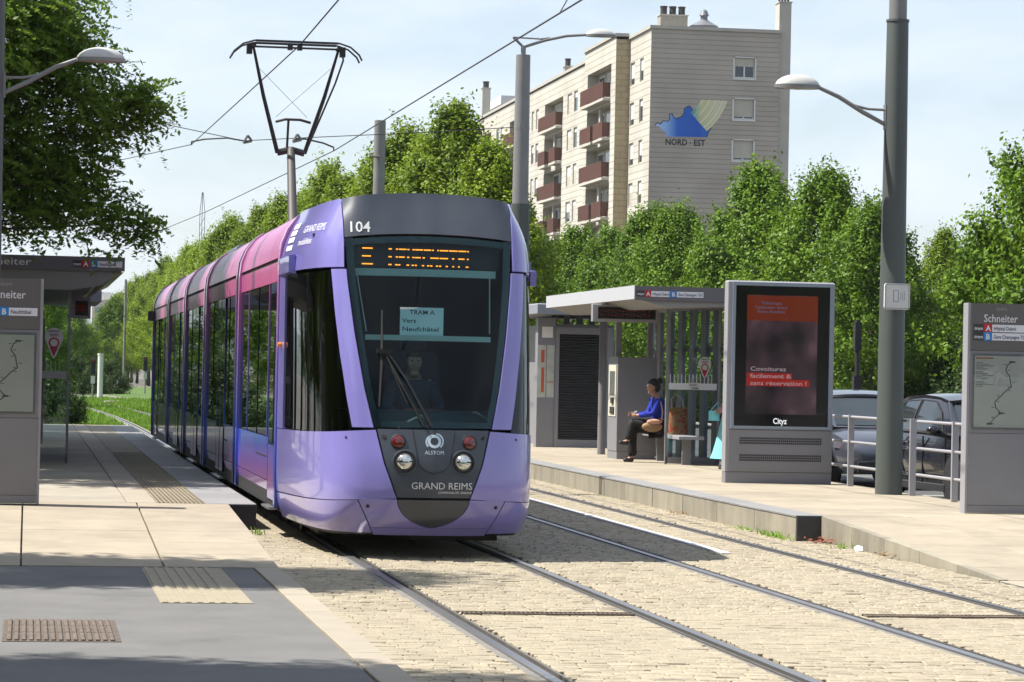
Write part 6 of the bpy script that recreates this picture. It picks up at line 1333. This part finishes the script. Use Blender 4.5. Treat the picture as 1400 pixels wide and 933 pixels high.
# ================================================================== parked cars
def car(label, loc, rz, paint, L=4.15):
    t = thing('parked_car', label, 'car', loc, rz); k = L/4.15
    ST = [(-2.08, .62, .45, .80), (-2.02, .76, .33, .92), (-1.7, .84, .25, .99), (-1.0, .87, .22, 1.0), (0, .88, .22, .98), (.75, .88, .22, .95), (1.15, .875, .22, .91), (1.6, .85, .22, .84), (1.88, .78, .24, .76), (2.02, .66, .30, .68), (2.08, .50, .38, .58)]
    b = MB(); n = 9
    def sec(st):
        x, h_, z0, z1 = st; return [(x*k, y_*h_, z0+(z1-z0)*v) for (y_, v) in ((-.86, 0), (-.97, .18), (-1, .45), (-.985, .75), (-.93, .96), (-.70, 1.03), (0, 1.06), (.70, 1.03), (.93, .96), (.985, .75), (1, .45), (.97, .18), (.86, 0))]
    S_ = [sec(s) for s in ST]; m_ = len(S_[0])
    for s in S_: b.v += s
    for i in range(len(S_)-1):
        for j in range(m_): j2 = (j+1) % m_; b.f.append((i*m_+j, (i+1)*m_+j, (i+1)*m_+j2, i*m_+j2)); b.mi.append(0)
    b.f += [tuple(reversed(range(m_))), tuple((len(S_)-1)*m_+j for j in range(m_))]; b.mi += [0, 0]
    bd_ = b.build('body', paint, t, autos=40)
    # glasshouse: dark glass with painted roof and pillars
    gz = [(-1.95, .74, .97), (-1.62, .60, 1.40), (-.6, .60, 1.49), (.25, .58, 1.46), (1.12, .72, .93)]
    lo = [(-1.98, .78), (-1.3, .82), (-.4, .83), (.4, .82), (1.18, .76)]; hi = [(-1.55, .58, 1.37), (-1.1, .61, 1.45), (-.5, .61, 1.48), (.05, .60, 1.46), (.32, .57, 1.42)]
    b = MB(); zb = .97
    def G(i, sg, t_): x0_, y0_ = lo[i]; x1_, y1_, z1_ = hi[i]; return (k*(x0_+(x1_-x0_)*t_), sg*(y0_+(y1_-y0_)*t_ + .03*math.sin(t_*math.pi)), (zb-.03*(i == 4))+(z1_-zb)*t_)
    for sg in (-1, 1): b.grid(lambda a, q, sg=sg: tuple((1-(a*4-int(min(a*4, 3.999))))*np.array(G(int(min(a*4, 3.999)), sg, q)) + (a*4-int(min(a*4, 3.999)))*np.array(G(int(min(a*4, 3.999))+1, sg, q))), 8, 5)
    for i in (0, 4): b.grid(lambda a, q, i=i: tuple((1-a)*np.array(G(i, -1, q)) + a*np.array(G(i, 1, q)) + np.array([(1 if i else -1)*.10*(1-(2*a-1)**2)*(1-q*.5), 0, 0])), 8, 5)
    b.build('cabin_frame', paint, t, autos=40)
    m_cg = mat('car_glass', (.02, .028, .032), .05, spec=.7)
    def Gf(u, sg, q): i = int(min(u, 3.999)); f = u-i; return (1-f)*np.array(G(i, sg, q)) + f*np.array(G(i+1, sg, q))
    for sg in (-1, 1):
        for (u0_, u1_) in ((.55, 1.95), (2.07, 3.42)):
            def side(a, q, sg=sg, u0_=u0_, u1_=u1_):
                hi_ = 1-.30*max(0, a-.6)/.4*(u1_ > 3) - .22*max(0, .35-a)/.35*(u1_ < 3); p = Gf(u0_+(u1_-u0_)*a, sg, .05+(.84*hi_)*q); return (p[0], p[1]+sg*.012, p[2])
            b = MB(); b.grid(side, 12, 6); b.build('side_window', m_cg, t, smooth=True)
            loop = [side(i/10, 0) for i in range(11)] + [side(1, i/6) for i in range(1, 7)] + [side(1-i/10, 1) for i in range(1, 11)] + [side(0, 1-i/6) for i in range(1, 7)]
            b = MB(); b.tube(loop, .011, 5); b.build('window_surround', m_ink, t)
    for i in (0, 4):
        b = MB(); b.grid(lambda a, q, i=i: tuple((1-(.05+.9*a))*np.array(G(i, -1, .06+.86*q)) + (.05+.9*a)*np.array(G(i, 1, .06+.86*q)) + np.array([(1 if i else -1)*(.012+.10*(1-(2*(.05+.9*a)-1)**2)*(1-(.06+.86*q)*.5)), 0, .006])), 10, 6); b.build('windscreen' if i else 'rear_window', m_cg, t, smooth=True)
    b = MB(); b.grid(lambda a, q: (k*np.interp(a, [0, .25, .5, .8, 1], [-1.60, -1.1, -.5, .05, .36]), (2*q-1)*(np.interp(a, [0, .25, .5, .8, 1], [.60, .635, .635, .625, .59])), np.interp(a, [0, .25, .5, .8, 1], [1.385, 1.465, 1.495, 1.475, 1.42])+.035*(1-(2*q-1)**2)), 12, 8, rim=.04); b.build('roof', paint, t, autos=60)
    for sg in (-1, 1):
        for i, r_ in ((0, .05), (4, .035)):
            b = MB(); b.tube([G(i, sg, 0), G(i, sg, .5), G(i, sg, 1)], r_, 6); b.build('pillar', paint, t, autos=60)
        b = MB(); b.tube([(k*-1.98, sg*.79, .975), (k*-.4, sg*.845, .985), (k*1.1, sg*.78, .965)], .018, 5); b.build('belt_moulding', m_ink, t)
        b = MB(); ell(b, (.82*k, sg*.98, 1.02), (.07, .11, .075), 14, 8); mi_ = b.build('mirror', paint if paint.name != 'car_silverblue' else m_ink, t, smooth=True); b = MB(); b.tube([(.84*k, sg*.82, .97), (.83*k, sg*.92, .99)], .03, 6); b.build('mirror_stalk', m_ink, mi_)
        for xw in (-1.28*k, 1.30*k):
            b = MB(); b.lathe([(.0, .0), (.37, .0), (.37, .012), (.33, .012)], 26, (xw, sg*.872, .335), 'y'); b.v = [(p[0], (p[1] if sg > 0 else 2*sg*.872-p[1]), max(p[2], .03)) for p in b.v]; b.build('wheel_arch', m_ink, t)
            b = MB(); b.lathe([(.20, -.10), (.31, -.10), (.325, -.06), (.325, .04), (.305, .07), (.215, .07)], 28, (xw, sg*.80, .325), 'y'); b.v = [(p[0], sg*abs(p[1]), p[2]) if False else (p[0], (p[1] if sg > 0 else 2*sg*.80-p[1]), p[2]) for p in b.v]; wh = b.build('wheel', m_black, t, autos=40)
            b = MB(); yy_ = sg*.873
            b.lathe([(.0, yy_), (.055, yy_), (.06, yy_-sg*.01)], 14, (xw, 0, .325), 'y')
            for q in range(5):
                a = 2*math.pi*q/5+.3; d = Vector((math.cos(a), 0, math.sin(a))); n_ = Vector((-d.z, 0, d.x)); c0 = Vector((xw, yy_-sg*.005, .325)); b.poly([c0+d*.04-n_*.035, c0+d*.205-n_*.028, c0+d*.205+n_*.028, c0+d*.04+n_*.035])
            for q in range(24): a0, a1 = 2*math.pi*q/24, 2*math.pi*(q+1)/24; f = lambda a, r_: (xw+r_*math.cos(a), yy_-sg*.004, .325+r_*math.sin(a)); b.quad(f(a0, .19), f(a0, .218), f(a1, .218), f(a1, .19))
            b.build('rim', m_alul, wh)
        b = MB(); b.grid(lambda a, q, sg=sg: (k*(1.62+.36*a), sg*(.845-.30*a**2+.004) , .60+.14*q*(1-.3*a)+.03*(1-a)), 8, 3); b.v = [(p[0]+.02, p[1], p[2]) for p in b.v]; hl = b.build('headlight', m_lens, t, smooth=True)
        for xs0 in (-.72, .12, .98): b = MB(); b.box(k*xs0-.004, k*xs0+.004, min(sg*.862, sg*.886), max(sg*.862, sg*.886), .30, .93); b.build('door_seam', m_ink, t)
        b = MB(); b.tube([(k*-.62, sg*.885, .84), (k*-.42, sg*.885, .845)], .012, 5); b.build('door_handle', paint, t)
        b = MB(); b.box(k*-1.0, k*1.0, min(sg*.80, sg*.895), max(sg*.80, sg*.895), .20, .30, ch=.01); b.build('sill', m_ink, t)
    b = MB(); b.box(k*1.93, k*2.095, -.58, .58, .26, .43, ch=.01); b.build('lower_grille', m_ink, t)
    b = MB(); b.grid(lambda a, q: (k*(2.045-.16*(2*a-1)**2)+.012, (2*a-1)*.50, .53+.10*q), 10, 2, rim=.02); b.build('grille', m_ink, t)
    b = MB(); b.box(k*2.085, k*2.11, -.26, .26, .44, .55); b.build('number_plate', m_white, t)
    b = MB(); b.tube([(k*1.14, -.55, .985), (k*1.0, .05, 1.03)], .008, 4).tube([(k*1.14, .05, .99), (k*1.0, .6, 1.03)], .008, 4); b.build('wiper', m_ink, t)
    return t
m_c1 = mat('car_silverblue', (.11, .12, .155), .3, .55, coat=1.0); m_c2 = mat('car_navy', (.008, .009, .014), .25, .1, coat=.7)
c1 = car('silver-blue hatchback parked facing us between the display and the green pole', (13.15, 45.4, .08), R(-90), m_c1)
c2 = car('black hatchback parked behind the railing, between the green pole and the right totem', (13.02, 38.9, .08), R(-87), m_c2)
b = MB(); b.box(.0, .004, -.05, .05, 0, .07); st = b.build('windscreen_sticker', mat('sticker_pale', (.6, .75, .8), .5), c2, loc=(.62, -.42, 1.22)); st.rotation_euler = (0, R(-60), 0)

# ================================================================== air
hz_ = MB(); hz_.box(-5900, 5900, -1500, 7400, -1.5, 150); hm = bpy.data.materials.new('haze_air'); hm.use_nodes = True; ht = hm.node_tree; ht.nodes.clear()
ho = ht.nodes.new('ShaderNodeOutputMaterial'); pv = ht.nodes.new('ShaderNodeVolumePrincipled'); pv.inputs['Color'].default_value = (.80, .88, 1.0, 1); pv.inputs['Density'].default_value = 8e-5; pv.inputs['Anisotropy'].default_value = .2; ht.links.new(pv.outputs[0], ho.inputs['Volume'])
hzo = hz_.build('haze', hm); hzo['kind'] = 'stuff'; hzo['label'] = 'thin summer haze over the far hills'
